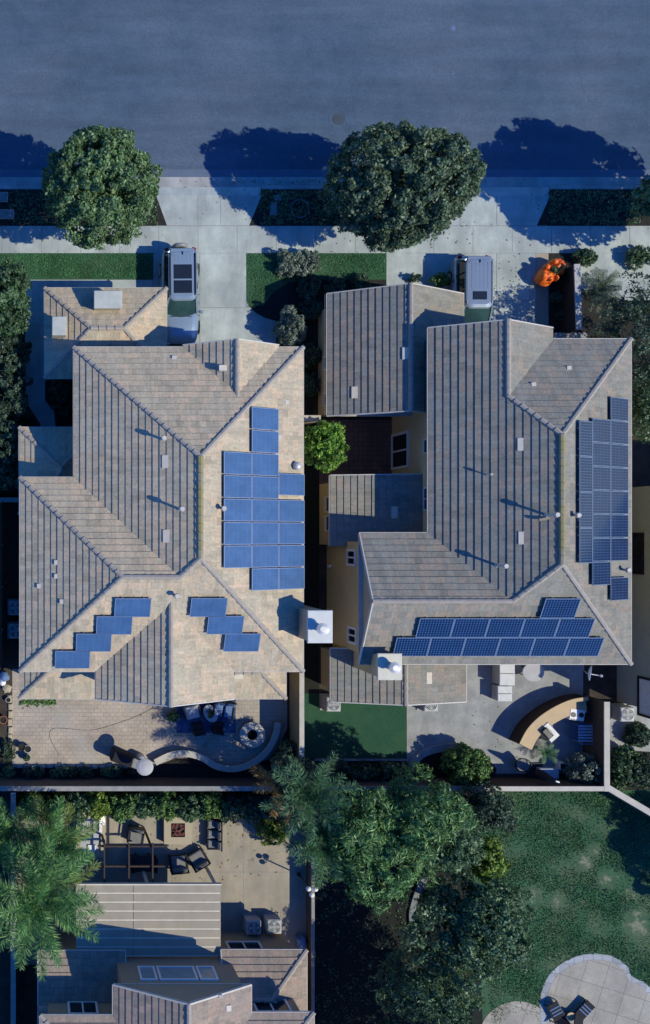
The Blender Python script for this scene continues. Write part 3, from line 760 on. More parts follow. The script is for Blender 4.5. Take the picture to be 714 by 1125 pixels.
def frond_quads(base, az, el, L, droop, ll, rng, pairs=34, wid=0.05, vee=0.55, plume=False):
    """one pinnate palm frond: arching midrib and two rows of leaflets"""
    pts = []; d = Vector((math.cos(az) * math.cos(el), math.sin(az) * math.cos(el), math.sin(el)))
    p = Vector(base); n = 14; e = el; 
    for k in range(n + 1):
        pts.append(p.copy())
        d = Vector((math.cos(az) * math.cos(e), math.sin(az) * math.cos(e), math.sin(e)))
        p = p + d * (L / n); e -= droop / n * (0.4 + 1.2 * k / n)
    pts = np.array(pts); out = []
    side = np.array([-math.sin(az), math.cos(az), 0.0])
    for k in range(n):
        a, b = pts[k], pts[k + 1]; w = 0.035 * (1 - 0.8 * k / n)
        out.append([a - side * w, a + side * w, b + side * w * 0.9, b - side * w * 0.9])
    for k in range(pairs):
        t = 0.14 + 0.86 * (k + rng.uniform(-0.3, 0.3)) / pairs; t = min(max(t, 0), 0.999)
        i = int(t * n); fr = t * n - i; q = pts[i] * (1 - fr) + pts[i + 1] * fr
        dd = pts[i + 1] - pts[i]; dd = dd / np.linalg.norm(dd)
        up = np.cross(dd, side); up = up if up[2] > 0 else -up
        ln = ll * (0.55 + 0.65 * math.sin(math.pi * min(1, 0.12 + t * 0.85))) * rng.uniform(0.85, 1.1)
        for s in (-1, 1):
            dr = side * s * 0.85 + dd * rng.uniform(0.45, 0.75) + up * (vee * rng.uniform(0.2, 1.0) - 0.25)
            if plume:
                ph = rng.uniform(-0.9, math.pi + 0.9); dr = (side * math.cos(ph) + up * math.sin(ph)) * 0.85 + dd * rng.uniform(0.35, 0.8)
            dr = dr / np.linalg.norm(dr); tip = q + dr * ln - np.array([0, 0, ln * 0.22])
            mid = q + dr * ln * 0.45
            wv = np.cross(dr, up); wv = wv / max(np.linalg.norm(wv), 1e-6) * wid
            out.append([q, mid + wv * 0.5, tip, mid - wv * 0.5])
    return np.array(out)

def palm(name, label, px, py, zc, L, nf, mat, seed=1, droop=(0.9, 1.5), ll=0.55, tip=None, dry=None, trunk_r=0.17, el=(-0.1, 1.2), group=None, cat='palm tree', wid=0.05, pairs=34, lean=(0, 0), plume=False):
    rng = np.random.default_rng(seed); c = P(px, py, zc)
    b = Vector((c.x + lean[0], c.y + lean[1], 0))
    t = thing(name, label, cat, b, group)
    MB().tube([b - Vector((0, 0, 0.1)), b + Vector((0, 0, 0.2)), (b + c) / 2, c], [trunk_r * 1.5, trunk_r * 1.15, trunk_r, trunk_r * 1.1], 10).build('trunk', 'bark', t)
    sets = {mat: []}
    for k in range(nf):
        az = k * 2.39996 + rng.uniform(-0.25, 0.25); u = k / max(nf - 1, 1); e = el[0] + (el[1] - el[0]) * u + rng.uniform(-0.1, 0.1)
        m = mat
        if dry and u < 0.12: m = dry
        elif tip and u < 0.45 and rng.uniform() < 0.4: m = tip
        q = frond_quads(c, az, e, L * rng.uniform(0.85, 1.1), rng.uniform(*droop), ll, rng, pairs, wid, plume=plume)
        sets.setdefault(m, []).append(q)
    for m, q in sets.items():
        if q: quads('fronds', np.concatenate(q), m, t)
    return t
# ================================================================ SETTING
struct('ground', MB().box(-300, 300, -300, 300, -0.6, -0.2), 'soil')
CURB = Y(207.5)
struct('terrain', MB().box(-160, 160, -160, CURB - 0.36, -0.195, 0.0), 'soil')
struct('road', MB().box(-160, 160, Y(193.5), Y(193.5) + 17, -0.195, -0.135), 'asphalt')
struct('road_edge', MB().box(-160, 160, Y(193.5), Y(185), -0.133, -0.130), 'gutter_pan')
struct('gutter_pan', MB().box(-160, 160, CURB + 0.1, Y(193.6), -0.195, -0.118), 'concrete_old')
# far side of the street
struct('far_pavement', MB().box(-160, 160, Y(193.5) + 17, Y(193.5) + 20, -0.195, 0.0), 'concrete')
def kerb(a, b):
    mb = MB(); y1 = CURB + 0.16
    mb.loft([[(X(p), CURB - 0.02, -0.19), (X(p), y1, -0.19), (X(p), y1, -0.02), (X(p), y1 - 0.03, 0.012), (X(p), CURB - 0.02, 0.014)] for p in (a, b)])
    struct('kerb', mb, 'concrete_old')
kerb(-3300, 171); kerb(289, 409); kerb(605, 4100)
def apron(name, pts):
    """dropped kerb: ramp up from the gutter, then flush with the pavement"""
    x0, x1, x2, x3 = pts
    mb = MB(); y1 = CURB + 0.13; ym = CURB - 0.35; ys = Y(248)
    a = [(X(x0), y1, -0.115), (X(x1), y1, -0.115), (X(x1), ym, 0.012), (X(x0), ym, 0.012)]
    mb.face(a[::-1])
    mb.prism([(X(x0), ym), (X(x1), ym), (X(x3), ys), (X(x2), ys)], -0.06, 0.012)
    mb.face([(X(x0), y1, -0.115), (X(x0), ym, 0.012), (X(x0), ym, -0.15), (X(x0), y1, -0.15)]); mb.face([(X(x1), y1, -0.115), (X(x1), ym, 0.012), (X(x1), ym, -0.15), (X(x1), y1, -0.15)])
    return struct(name, mb, 'concrete')
apron('driveway_apron', (172, 288, 184, 274)); apron('driveway_apron', (410, 604, 426, 589))
# parkway strips between kerb and pavement
slab('planting_strip', [(-900, 208), (172, 208), (184, 248), (-900, 248)], -0.194, 0.008, 'mulch')
slab('planting_strip', [(288, 208), (410, 208), (426, 248), (274, 248)], -0.194, 0.008, 'mulch')
slab('planting_strip', [(604, 208), (1500, 208), (1500, 248), (589, 248)], -0.194, 0.008, 'mulch')
slab('pavement', [(-900, 248.2), (1500, 248.2), (1500, 278), (-900, 278)], -0.05, 0.014, 'concrete')
jm = MB()
for px in list(range(-40, 760, 43)):
    jm.box(X(px) - 0.012, X(px) + 0.012, Y(277.6), Y(248.6), 0.0145, 0.0185)
for px in (218, 243, 468, 505, 545): jm.box(X(px) - 0.012, X(px) + 0.012, Y(247.6), Y(215), 0.0125, 0.0165)
jm.box(X(172), X(284), Y(248.2) - 0.015, Y(248.2) + 0.015, 0.0145, 0.0187)
jm.box(X(424), X(600), Y(248.2) - 0.015, Y(248.2) + 0.015, 0.0145, 0.0187)
struct('pavement_joints', jm, 'joint')
slab('driveway', [(169, 278.2), (271, 278.2), (271, 400), (169, 400)], -0.05, 0.012, 'concrete')
slab('driveway', [(271, 330), (274, 336.5), (281, 343.5), (292, 349.5), (303.7, 352.5), (303.7, 400), (271, 400)], -0.05, 0.0115, 'concrete')
slab('driveway', [(424, 278.2), (588, 278.2), (588, 395), (424, 395)], -0.05, 0.012, 'concrete')
slab('driveway_border', [(588.3, 278.2), (602, 278.2), (602, 372), (588.3, 372)], -0.05, 0.013, 'patio_beige')
jm = MB()
for a, b, px in ((278, 395, 220), (278, 395, 505), (278, 395, 545)):
    jm.box(X(px) - 0.014, X(px) + 0.014, Y(b), Y(a), 0.0125, 0.0162)
for a, b, py in ((169, 271, 338), (424, 588, 330)): jm.box(X(a), X(b), Y(py) - 0.014, Y(py) + 0.014, 0.0125, 0.0164)
struct('driveway_joints', jm, 'joint')
# front gardens
slab('lawn', [(-300, 278.2), (168.5, 278.2), (168.5, 307), (-300, 307)], -0.03, 0.02, 'lawn')
slab('front_path', [(28, 307.3), (168.5, 307.3), (168.5, 330), (50, 330), (50, 440), (60, 452), (64, 500), (45, 500), (45, 466), (28, 440)], -0.03, 0.012, 'concrete')
slab('planting_bed', [(50.4, 420), (80, 420), (80, 500), (64.4, 500), (60.4, 452), (50.4, 440)], -0.03, 0.02, 'mulch')
slab('planting_bed', [(-40, 307.3), (27.7, 307.3), (27.7, 440), (44.6, 466), (44.6, 540), (-40, 540)], -0.03, 0.014, 'mulch')
slab('lawn', [(271.3, 278.2), (423.7, 278.2), (423.7, 307), (350, 307), (318, 310), (300, 322), (290, 336), (274.5, 336), (271.3, 329)], -0.03, 0.02, 'lawn')
slab('planting_bed', [(423.7, 307.3), (423.7, 330), (345, 330), (345, 460), (316, 460), (316, 384), (304, 384), (304, 352), (292, 349), (281, 343), (275, 336), (290, 336.3), (300, 322.3), (318, 310.3), (350, 307.3)], -0.03, 0.014, 'mulch')
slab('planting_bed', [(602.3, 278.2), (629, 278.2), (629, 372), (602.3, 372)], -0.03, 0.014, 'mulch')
slab('side_path', [(637, 278.2), (1200, 278.2), (1200, 330), (690, 330), (637, 318)], -0.03, 0.012, 'concrete')
slab('planting_bed', [(637, 318.3), (690, 330.3), (1200, 330.3), (1200, 470), (680, 470), (637, 372)], -0.03, 0.01, 'mulch')
# narrow side yard between the houses
slab('side_yard', [(318, 461), (351, 461), (351, 765), (318, 765)], -0.03, 0.012, 'shade_dark_bed')
slab('courtyard_floor', [(351.3, 461), (430, 461), (430, 540), (351.3, 540)], -0.03, 0.013, 'courtyard')
# back garden of the left house
slab('paver_patio', [(14, 735), (316, 735), (316, 800), (308, 818), (296, 834), (270, 843), (240, 843), (214, 832), (190, 834), (168, 843), (14, 843)], -0.03, 0.02, 'pavers')
slab('planting_bed', [(-6, 843.3), (168, 843.3), (190, 834.3), (214, 832.3), (240, 843.3), (270, 843.3), (296, 834.3), (308, 818.3), (316.3, 800), (320, 800), (320, 856), (-6, 856)], -0.03, 0.012, 'mulch')
slab('side_yard', [(-2, 545), (24, 545), (24, 735), (13.7, 735), (13.7, 843), (-6, 843), (-6, 545)], -0.03, 0.012, 'soil')
# back garden of the right house
slab('turf', [(335, 762), (446, 762), (446, 833), (335, 833)], -0.03, 0.022, 'turf')
slab('planting_bed', [(333, 836), (446, 836), (446, 856), (333, 856)], -0.03, 0.012, 'mulch')
slab('concrete_patio', [(446.3, 700), (640, 700), (640, 850), (446.3, 850)], -0.03, 0.018, 'patio_conc')
slab('neighbour_path', [(660, 775), (800, 775), (800, 832), (714, 826), (660, 822)], -0.03, 0.014, 'concrete_old')
slab('planting_bed', [(660, 822.3), (714, 826.3), (800, 832.3), (800, 880), (714, 880), (663, 856)], -0.03, 0.012, 'mulch')
# gardens to the south
slab('beige_patio', [(16, 876), (343, 876), (343, 1060), (16, 1060)], -0.03, 0.014, 'patio_beige')
jm = MB()
for px in (115, 190, 268): jm.box(X(px) - 0.012, X(px) + 0.012, Y(1058), Y(910), 0.0145, 0.0178)
for py in (958,): jm.box(X(110), X(342), Y(py) - 0.012, Y(py) + 0.012, 0.0145, 0.0181)
struct('patio_joints', jm, 'joint')
slab('planting_bed', [(16, 858), (348, 858), (348, 905), (300, 905), (240, 896), (110, 896), (16, 900)], -0.03, 0.02, 'soil')
slab('planting_bed', [(343.3, 900), (470, 900), (520, 960), (540, 1250), (343.3, 1250)], -0.03, 0.011, 'shade_dark_bed')  # shaded lawn drawn as near-black ground, its shade painted into the colour
slab('planting_bed', [(348.3, 858), (545, 858), (530, 905), (470, 899.7), (348.3, 899.7)], -0.03, 0.011, 'mulch')
slab('lawn', [(470.3, 899.7), (530.3, 905), (545.3, 868), (1300, 868), (1300, 1300), (540.3, 1300), (520.3, 960)], -0.03, 0.02, 'lawn_big')
WORN = [(X(a), Y(c), r / 21, k) for a, c, r, k in ((642, 947, 13, .62), (700, 1016, 24, .6), (566, 989, 14, .5), (652, 934, 10, .45), (668, 965, 16, .5), (612, 990, 14, .45), (585, 985, 16, .45), (600, 962, 10, .3), (548, 1012, 16, .45), (640, 990, 14, .38), (663, 1030, 12, .38), (600, 1045, 14, .4), (560, 900, 30, .25), (690, 985, 20, .3))]
worn_lawn(M['lawn_big'], WORN)
circ = lambda cx_, cy_, rx, ry, a0=0, a1=360, n=48: [(cx_ + rx * math.cos(math.radians(a0 + (a1 - a0) * k / n)), cy_ + ry * math.sin(math.radians(a0 + (a1 - a0) * k / n))) for k in range(n)]
lob = smooth_curve([(594, 1130), (592, 1100), (600, 1074), (618, 1057), (642, 1048), (668, 1049), (687, 1060), (693, 1072), (708, 1080), (722, 1096), (740, 1130), (735, 1200), (600, 1200), (594, 1130)], 8)[:-1]
struct('stone_terrace', MB().prism([(X(p.x), Y(p.y)) for p in lob], -0.03, 0.04), 'coping')
cen = Vector((662, 1115)); inner = [cen + (p - cen) * 0.90 for p in lob]
struct('terrace_paving', MB().prism([(X(p.x), Y(p.y)) for p in inner], 0.0, 0.046), 'pool_tile')
slab('stone_circle', circ(568, 1140, 42, 40), -0.03, 0.034, 'pool_tile')

# ================================================================ HOUSE ON THE LEFT
T = 0.56; ZE = 5.3
def wallpoly(house, pts, z1, mat, z0=-0.1, name='wall'): return MB().prism(pts, z0, z1).build(name, mat, house)

h1 = thing('house', 'tan-roofed two-storey house with plain blue solar panels, behind the blue car', 'house', (5.5, 1.0, 0))
xw, xe = X(82, ZE), X(333, ZE); yn, ys = Y(382, ZE), Y(737, ZE); xb, yb = X(23, ZE), Y(525, ZE)
mn, mw, me_, ms = pN(yn, ZE, T), pW(xw, ZE, T), pE(xe, ZE, T), pS(ys, ZE, T); bw, bn = pW(xb, ZE, T), pN(yb, ZE, T)
R1 = RoofSet()
nw, ne, se, swb, nwb, kk = corner(mn, mw), corner(mn, me_), corner(ms, me_), corner(ms, bw), corner(bn, bw), corner(bn, mw)
an, as_, ab, jj = meet(mn, mw, me_), meet(mw, me_, ms), meet(bn, bw, ms), meet(bn, ms, mw)
R1.add(mn, nw, ne, an); R1.add(me_, ne, se, as_, an); R1.add(ms, se, swb, ab, jj, as_); R1.add(mw, nw, an, as_, jj, kk)
R1.add(bn, nwb, kk, jj, ab); R1.add(bw, nwb, ab, swb)
R1.cap(nw, an); R1.cap(ne, an); R1.mossy(an, as_); R1.cap(se, as_); R1.cap(as_, jj); R1.cap(jj, ab); R1.cap(nwb, ab); R1.cap(swb, ab)
R1.gut(nw, kk); R1.gut(kk, nwb); R1.gut(nwb, swb); R1.gut(swb, Vector((X(106, ZE), ys, ZE))); R1.gut(Vector((X(257, ZE), ys, ZE)), se); R1.gut(se, ne); R1.gut(nw, Vector((X(202, ZE), yn, ZE))); R1.gut(Vector((X(307, ZE), yn, ZE)), ne)
R1.soffit([(xw, yn), (xe, yn), (xe, ys), (xb, ys), (xb, yb), (xw, yb)], ZE)
# north and south gables, low roofs over the entrance, the west porch and the south side
g1 = R1.hip(X(202, ZE), X(306, ZE), yn - 4.0, Y(379, ZE), ZE + 0.01, T + 0.03, 'GG', gut=False, sof=False, ax='y')
g2 = R1.hip(X(106, ZE), X(257, ZE), Y(768, ZE), ys + 4.2, ZE + 0.012, T, 'GG', gut=False, sof=False, ax='y')
R1.gut(Vector((X(106, ZE), Y(768, ZE), ZE)), Vector((X(106, ZE), ys, ZE)))
ZL = 2.9
R1.hip(X(50, ZL), X(183, ZL), Y(415, ZL), Y(317, ZL), ZL, 0.5)
R1.hip(X(22, ZL), X(112, ZL), Y(565, ZL), Y(470, ZL), ZL, 0.45)
R1.hip(X(22, ZL), X(158, ZL), Y(767, ZL), Y(690, ZL), ZL, 0.5, gut=False)
R1.gut(Vector((X(22, ZL), Y(767, ZL), ZL)), Vector((X(106, ZL), Y(767, ZL), ZL)))
R1.hip(X(225, ZL), X(314, ZL), Y(767, ZL), Y(706, ZL), ZL, 0.5)
roof1 = R1.build(h1, 'tile_a')
i_ = 0.42
wallpoly(h1, [(xw + i_, yn - i_), (xe - i_, yn - i_), (xe - i_, ys + i_), (xb + i_, ys + i_), (xb + i_, yb - i_), (xw + i_, yb - i_)], ZE - 0.08, 'stucco_sand')
wallpoly(h1, [(X(202, ZE) + .3, yn - 0.3), (X(306, ZE) - .3, yn - 0.3), (X(306, ZE) - .3, yn - 2), (X(202, ZE) + .3, yn - 2)], ZE - 0.06, 'stucco_sand')
wallpoly(h1, [(X(106, ZE) + i_, ys + 2), (X(257, ZE) - i_, ys + 2), (X(257, ZE) - i_, Y(768, ZE) + i_), (X(106, ZE) + i_, Y(768, ZE) + i_)], ZE - 0.07, 'stucco_sand')
gm = MB(); yy = Y(768, ZE) + i_; gable_wall(gm, (X(106, ZE) + i_, yy, ZE - 0.1), (X(257, ZE) - i_, yy, ZE - 0.1), ((X(106, ZE) + X(257, ZE)) / 2, yy, g2[4].z - 0.28), (0, 0.2, 0))
gm.build('gable', 'stucco_sand', h1); gm = MB()
yy = yn - 0.28; gable_wall(gm, (X(202, ZE) + i_, yy, ZE - 0.1), (X(306, ZE) - i_, yy, ZE - 0.1), ((X(202, ZE) + X(306, ZE)) / 2, yy, g1[4].z - 0.3), (0, -0.2, 0))
gm.build('gable', 'stucco_sand', h1)
wallpoly(h1, [(X(50, ZL) + .5, Y(317, ZL) - .5), (X(183, ZL) - .4, Y(317, ZL) - .5), (X(183, ZL) - .4, Y(400, ZL)), (X(50, ZL) + .5, Y(400, ZL))], ZL - 0.1, 'stucco_sand')
wallpoly(h1, [(X(22, ZL) + .5, Y(470, ZL) - .5), (X(80, ZL), Y(470, ZL) - .5), (X(80, ZL), Y(530, ZL)), (X(22, ZL) + .5, Y(530, ZL))], ZL - 0.1, 'stucco_sand')
wallpoly(h1, [(X(22, ZL) + .52, Y(767, ZL) + .5), (X(106, ZL) + .4, Y(767, ZL) + .5), (X(106, ZL) + .4, ys + 1), (X(22, ZL) + .52, ys + 1)], ZL - 0.1, 'stucco_sand')
wallpoly(h1, [(X(257, ZL) - .4, Y(767, ZL) + .5), (X(314, ZL) - .4, Y(767, ZL) + .5), (X(314, ZL) - .4, ys + 1), (X(257, ZL) - .4, ys + 1)], ZL - 0.1, 'stucco_sand')
window(h1, ((X(106, ZE) + X(257, ZE)) / 2, Y(768, ZE) + i_, 4.0), 'S', 1.8, 1.3, 2)
window(h1, (11.2, Y(767, ZL) + .5, 1.2), 'S', 1.8, 2.1, 2)
window(h1, (xe - i_, 2.0, 4.0), 'E', 1.2, 1.2, 2); window(h1, (xb + i_, -2.0, 4.0), 'W', 1.2, 1.2, 2)
gd = MB()
for k in range(4): gd.box(X(190, 0), X(268, 0), yn - i_ - 0.02, yn - i_ + 0.05, 0.05 + k * 0.54, 0.57 + k * 0.54)
gd.build('garage_door', 'white', h1)
# pale boxed attic vents on the entrance roof
for px, py, a, b in ((119, 329, 1.35, 0.85), (65.5, 358, 0.7, 0.9)):
    zt = 4.1; c = P(px, py, zt)
    bx = MB().cbox((c.x, c.y, zt - 0.75), (a * 0.92, b * 0.92, 1.4)).build('dormer_vent', 'stucco_sand', roof1)
    MB().rbox((c.x, c.y, zt - 0.02), (a, b, 0.12), 0, 0.03).build('vent_cap', 'vent_grey', roof1)
for pl, px, py, hh in ((mw, 181, 481, 0.62), (mw, 201, 559, 0.75), (me_, 247, 558.5, 0.5), (ms, 195.5, 655, 0.5)): vent_pipe(roof1, pl, px, py, hh)
for pl, px, py in ((mn, 192, 392.5), (me_, 316, 442), (bw, 43, 644), (bw, 68, 661), (bw, 62, 618), (bw, 62, 633), (me_, 308, 480)): low_vent(roof1, pl, px, py)
MB().ball(tuple(me_.hit(327, 512, 0.2)), 0.2, 12, 8, (1, 1, 0.8)).build('turbine_vent', 'flue', roof1, smooth=True)
for pl, px, py in ((mw, 182, 507), (mw, 183, 589)): low_vent(roof1, pl, px, py, 0.62, 0.31, 0.075, 'vent_tile', 'tile_vent')
low_vent(roof1, g1[0], 245, 404, 0.28, 0.28, 0.3)
low_vent(roof1, pS(Y(767, ZL), ZL, 0.5), 262, 743, 0.5, 0.3, 0.09, 'vent_tile', 'tile_vent')
# chimney on the east wall
zt = 7.2; c = P(351.5, 688.5, zt)
ch = MB().box(c.x - 0.46, c.x + 0.46, c.y - 0.66, c.y + 0.66, -0.1, zt - 0.1).build('chimney', 'stucco_sand', h1)
MB().rbox((c.x, c.y, zt - 0.04), (1.08, 1.46, 0.12), 0, 0.03).build('chimney_cap', 'metal_white', ch)
MB().lathe((c.x - 0.02, c.y - 0.05, zt), [(0.17, 0), (0.17, 0.42), (0.26, 0.44), (0.26, 0.5), (0.12, 0.56)], 18).build('flue', 'flue', ch)
ch_z = zt

# ================================================================ HOUSE ON THE RIGHT
h2 = thing('house', 'grey-roofed house with navy grid solar panels and yellow side wall, behind the silver car', 'house', (22.0, 1.0, 0))
x0, x1 = X(470, ZE), X(692, ZE); yn2, ys2, yb2 = Y(373, ZE), Y(729, ZE), Y(586, ZE); xb2 = X(394, ZE); yg = Y(360, ZE); xg = X(606, ZE)
mw2, me2, mn2, ms2, bn2, ge2 = pW(x0, ZE, T), pE(x1, ZE, T), pN(yn2, ZE, T), pS(ys2, ZE, T), pN(yb2, ZE, T), pE(xg, ZE, T)
R2 = RoofSet()
xm = (x0 + xg) / 2; gw = Vector((x0, yg, ZE)); gr = Vector((xm, yg, mw2.z(xm, 0))); gE = Vector((xg, yg, ZE))
Lp = meet(mw2, ge2, mn2); vf = corner(ge2, mn2); NE = corner(mn2, me2); SE = corner(ms2, me2)
aN, aS, J = meet(mw2, mn2, me2), meet(mw2, ms2, me2), meet(mw2, bn2, ms2)
K = corner(bn2, mw2); bnW = Vector((xb2, yb2, ZE)); bsW = Vector((xb2, ys2, ZE)); ym = (yb2 + ys2) / 2; brW = Vector((xb2, ym, bn2.z(0, ym)))
R2.add(mw2, gw, K, J, aS, aN, Lp, gr); R2.add(ge2, gE, gr, Lp, vf); R2.add(mn2, vf, NE, aN, Lp); R2.add(me2, NE, SE, aS, aN)
R2.add(ms2, bsW, brW, J, aS, SE); R2.add(bn2, bnW, K, J, brW)
R2.cap(gr, Lp); R2.cap(Lp, aN); R2.cap(NE, aN); R2.mossy(aN, aS); R2.cap(SE, aS); R2.cap(aS, J); R2.cap(J, brW)
R2.gut(gw, K); R2.gut(K, bnW); R2.gut(bsW, SE); R2.gut(SE, NE); R2.gut(NE, vf); R2.rake(gw, gr); R2.rake(gE, gr); R2.rake(bnW, brW); R2.rake(bsW, brW)
R2.soffit([(x0, yg), (xg, yg), (xg, yn2), (x1, yn2), (x1, ys2), (xb2, ys2), (xb2, yb2), (x0, yb2)], ZE)
# garage gable, low gable at the south-west, lean-to between them
ZG = 2.7
gg = R2.hip(X(359, ZG), X(508, ZG), Y(457, ZG), Y(322.6, ZG), ZG, 0.56, 'GG', ax='y')
ZS = 2.8
ll_ = R2.hip(X(363, ZS), X(511, ZS), Y(771, ZS), Y(712, ZS), ZS, 0.27, 'GG', ax='y')
lean = pW(X(362, 2.9), 2.9, 0.2); a_, b_ = Y(522, 2.9), Y(600, 2.9); xr = 19.05
v4 = [Vector((X(362, 2.9), a_, 2.9)), Vector((X(362, 2.9), b_, 2.9)), Vector((xr, b_, lean.z(xr, 0))), Vector((xr, a_, lean.z(xr, 0)))]
R2.add(lean, *v4); R2.gut(v4[0], v4[1]); R2.rake(v4[0], v4[3]); R2.soffit([(v4[0].x, a_), (v4[0].x, b_), (xr, b_), (xr, a_)], 2.9)
roof2 = R2.build(h2, 'tile_b')
WX = 19.0; BX = xb2 + 0.22
wallpoly(h2, [(WX, yg - .35), (xg - .4, yg - .35), (xg - .4, yn2 - .4), (x1 - .42, yn2 - .4), (x1 - .42, ys2 + .42), (BX, ys2 + .42), (BX, yb2 - .4), (WX, yb2 - .4)], ZE - 0.08, 'stucco_tan')
gm = MB(); gable_wall(gm, (BX - 0.003, yb2 - .4, ZE - 0.08), (BX - 0.003, ys2 + .42, ZE - 0.08), (BX - 0.003, ym, brW.z - 0.25), (0.15, 0, 0))
gm.build('gable', 'siding', h2); gm = MB()
yy = yg - .35; gable_wall(gm, (x0 + .4, yy, ZE - 0.08), (xg - .4, yy, ZE - 0.08), (xm, yy, gr.z - 0.28), (0, -0.2, 0))
gm.build('gable', 'stucco_tan', h2); gm = MB()
yy = Y(322.6, ZG) - .35; gable_wall(gm, (X(359, ZG) + .45, yy, ZG - 0.1), (X(508, ZG) - .4, yy, ZG - 0.1), ((X(359, ZG) + X(508, ZG)) / 2, yy, gg[4].z - 0.28), (0, -0.2, 0))
gm.build('gable', 'stucco_tan', h2)
GX = X(359, ZG) + .45
wallpoly(h2, [(GX, Y(322.6, ZG) - .34), (X(508, ZG) - .45, Y(322.6, ZG) - .34), (X(508, ZG) - .45, Y(457, ZG) + .3), (GX, Y(457, ZG) + .3)], ZG - 0.1, 'stucco_tan')
LX = X(362, 2.9) + .45
wallpoly(h2, [(LX, a_ - .3), (WX - 0.02, a_ - .3), (WX - 0.02, b_ + .05), (LX, b_ + .05)], 2.85, 'stucco_tan')
wallpoly(h2, [(X(363, ZS) + .45, ys2 + .1), (X(511, ZS) - .35, ys2 + .1), (X(511, ZS) - .35, Y(771, ZS) + .4), (X(363, ZS) + .45, Y(771, ZS) + .4)], ZS - 0.05, 'stucco_sand')
def wz(Xw, px): return H - Xw * F / (px - CX)
for px, py in ((386, 612.5), (387, 698)):
    z = wz(BX, px); window(h2, (BX, Y(py, z), z), 'W', 0.82, 1.15, 2, bar_w=0.11)
window(h2, (WX, Y(495, 1.2), 1.12), 'W', 1.85, 2.1, 2, bar_w=0.13)
for py in (398, 438): window(h2, (GX, Y(py, 1.5), 1.5), 'W', 0.7, 1.0, 2, horiz=True)
for py in (554, 575): window(h2, (LX, Y(py, 1.6), 1.6), 'W', 0.8, 1.2, 2, horiz=True)
window(h2, (WX, Y(490, 4.3), 4.35), 'W', 0.7, 0.8, 1); window(h2, (WX, Y(548, 4.3), 4.35), 'W', 1.1, 0.8, 2)
window(h2, (26.0, ys2 + .42, 4.0), 'S', 1.5, 1.2, 2); window(h2, (23.0, ys2 + .42, 1.2), 'S', 2.2, 2.1, 2); window(h2, (x1 - .42, 2.0, 4.0), 'E', 1.2, 1.2, 2)
gd = MB()
for k in range(4): gd.box(19.7, 22.8, yg - .36, yg - .29, 0.05 + k * 0.54, 0.57 + k * 0.54)
gd.build('garage_door', 'white', h2)
# light fitting on the yellow wall
lz = wz(BX, 363); c = Vector((BX, Y(622, lz), lz))
MB().rbox(c + Vector((-0.08, 0, 0)), (0.16, 0.14, 0.3), 0, 0.03).build('wall_lantern', 'white', h2)
for pl, px, py, hh in ((mw2, 612.5, 565.5, 0.9), (me2, 636, 566, 0.42), (mw2, 556, 622, 0.85), (me2, 691, 626.5, 0.5)): vent_pipe(roof2, pl, px, py, hh)
vent_pipe(roof2, mw2, 540, 521, 0.5, 0.028)
for pl, px, py in ((mn2, 586, 422), (mn2, 625, 404)): low_vent(roof2, pl, px, py)
vb = mw2.hit(597, 570, 0.1); MB().rbox(vb, (0.5, 0.12, 0.1), 0.2, 0.02).build('snow_guard', 'gutter_dk', roof2)
for pl, px, py in ((mw2, 572, 488), (mw2, 573, 591), (gg[0], 445, 388), (lean, 433, 563), (gg[0], 389, 431)): low_vent(roof2, pl, px, py, 0.62, 0.31, 0.075, 'vent_tile', 'tile_vent')
low_vent(roof2, ll_[1], 471, 745, 0.62, 0.31, 0.075, 'vent_tile', 'tile_vent')
zt = 6.4; c = P(427.5, 732.5, zt)
ch = MB().box(c.x - 0.46, c.x + 0.46, c.y - 0.5, c.y + 0.5, -0.1, zt - 0.1).build('chimney', 'stucco_tan', h2)
MB().rbox((c.x, c.y, zt - 0.04), (1.12, 1.22, 0.12), 0, 0.03).build('chimney_cap', 'metal_cream', ch)
MB().lathe((c.x + 0.05, c.y + 0.02, zt), [(0.17, 0), (0.17, 0.42), (0.26, 0.44), (0.26, 0.5), (0.12, 0.56)], 18).build('flue', 'flue', ch)

# ================================================================ HOUSE AT THE BOTTOM
h4 = thing('house', 'brown stucco house with a north gable and white windows below the beige patio', 'house', (8, -23, 0))
R4 = RoofSet(); yg4 = Y(1082, ZE)
g4 = R4.hip(X(125, ZE), X(276, ZE), yg4 - 9, yg4, ZE, T, 'GG', gut=False, ax='y')
R4.gut(Vector((X(125, ZE), yg4, ZE)), Vector((X(125, ZE), yg4 - 9, ZE))); R4.gut(Vector((X(276, ZE), yg4, ZE)), Vector((X(276, ZE), yg4 - 9, ZE)))
bar(R4.g, Vector((X(125, ZE), yg4 + .03, ZE)), Vector((g4[5].x, yg4 + .03, g4[5].z)), 0.06, 0.12); bar(R4.g, Vector((X(276, ZE), yg4 + .03, ZE)), Vector((g4[5].x, yg4 + .03, g4[5].z)), 0.06, 0.12)
R4.hip(X(45, ZE), X(200, ZE), yg4 - 9.5, Y(1116, ZE), ZE - 0.02, 0.4, 'HH')
R4.hip(X(200, ZE), X(345, ZE), yg4 - 9.7, Y(1113, ZE), ZE - 0.03, 0.4, 'HH')
R4.hip(X(243, ZL), X(337, ZL), yg4 - 3.4, Y(1044, ZL), ZL, 0.5, 'GH', ax='x')
R4.hip(X(42, ZL), X(125, ZL) + .6, yg4 - 4.4, Y(1045, ZL), ZL - 0.02, 0.3, 'GG', ax='x')
roof4 = R4.build(h4, 'tile_c')
wy4 = yg4 - 0.02
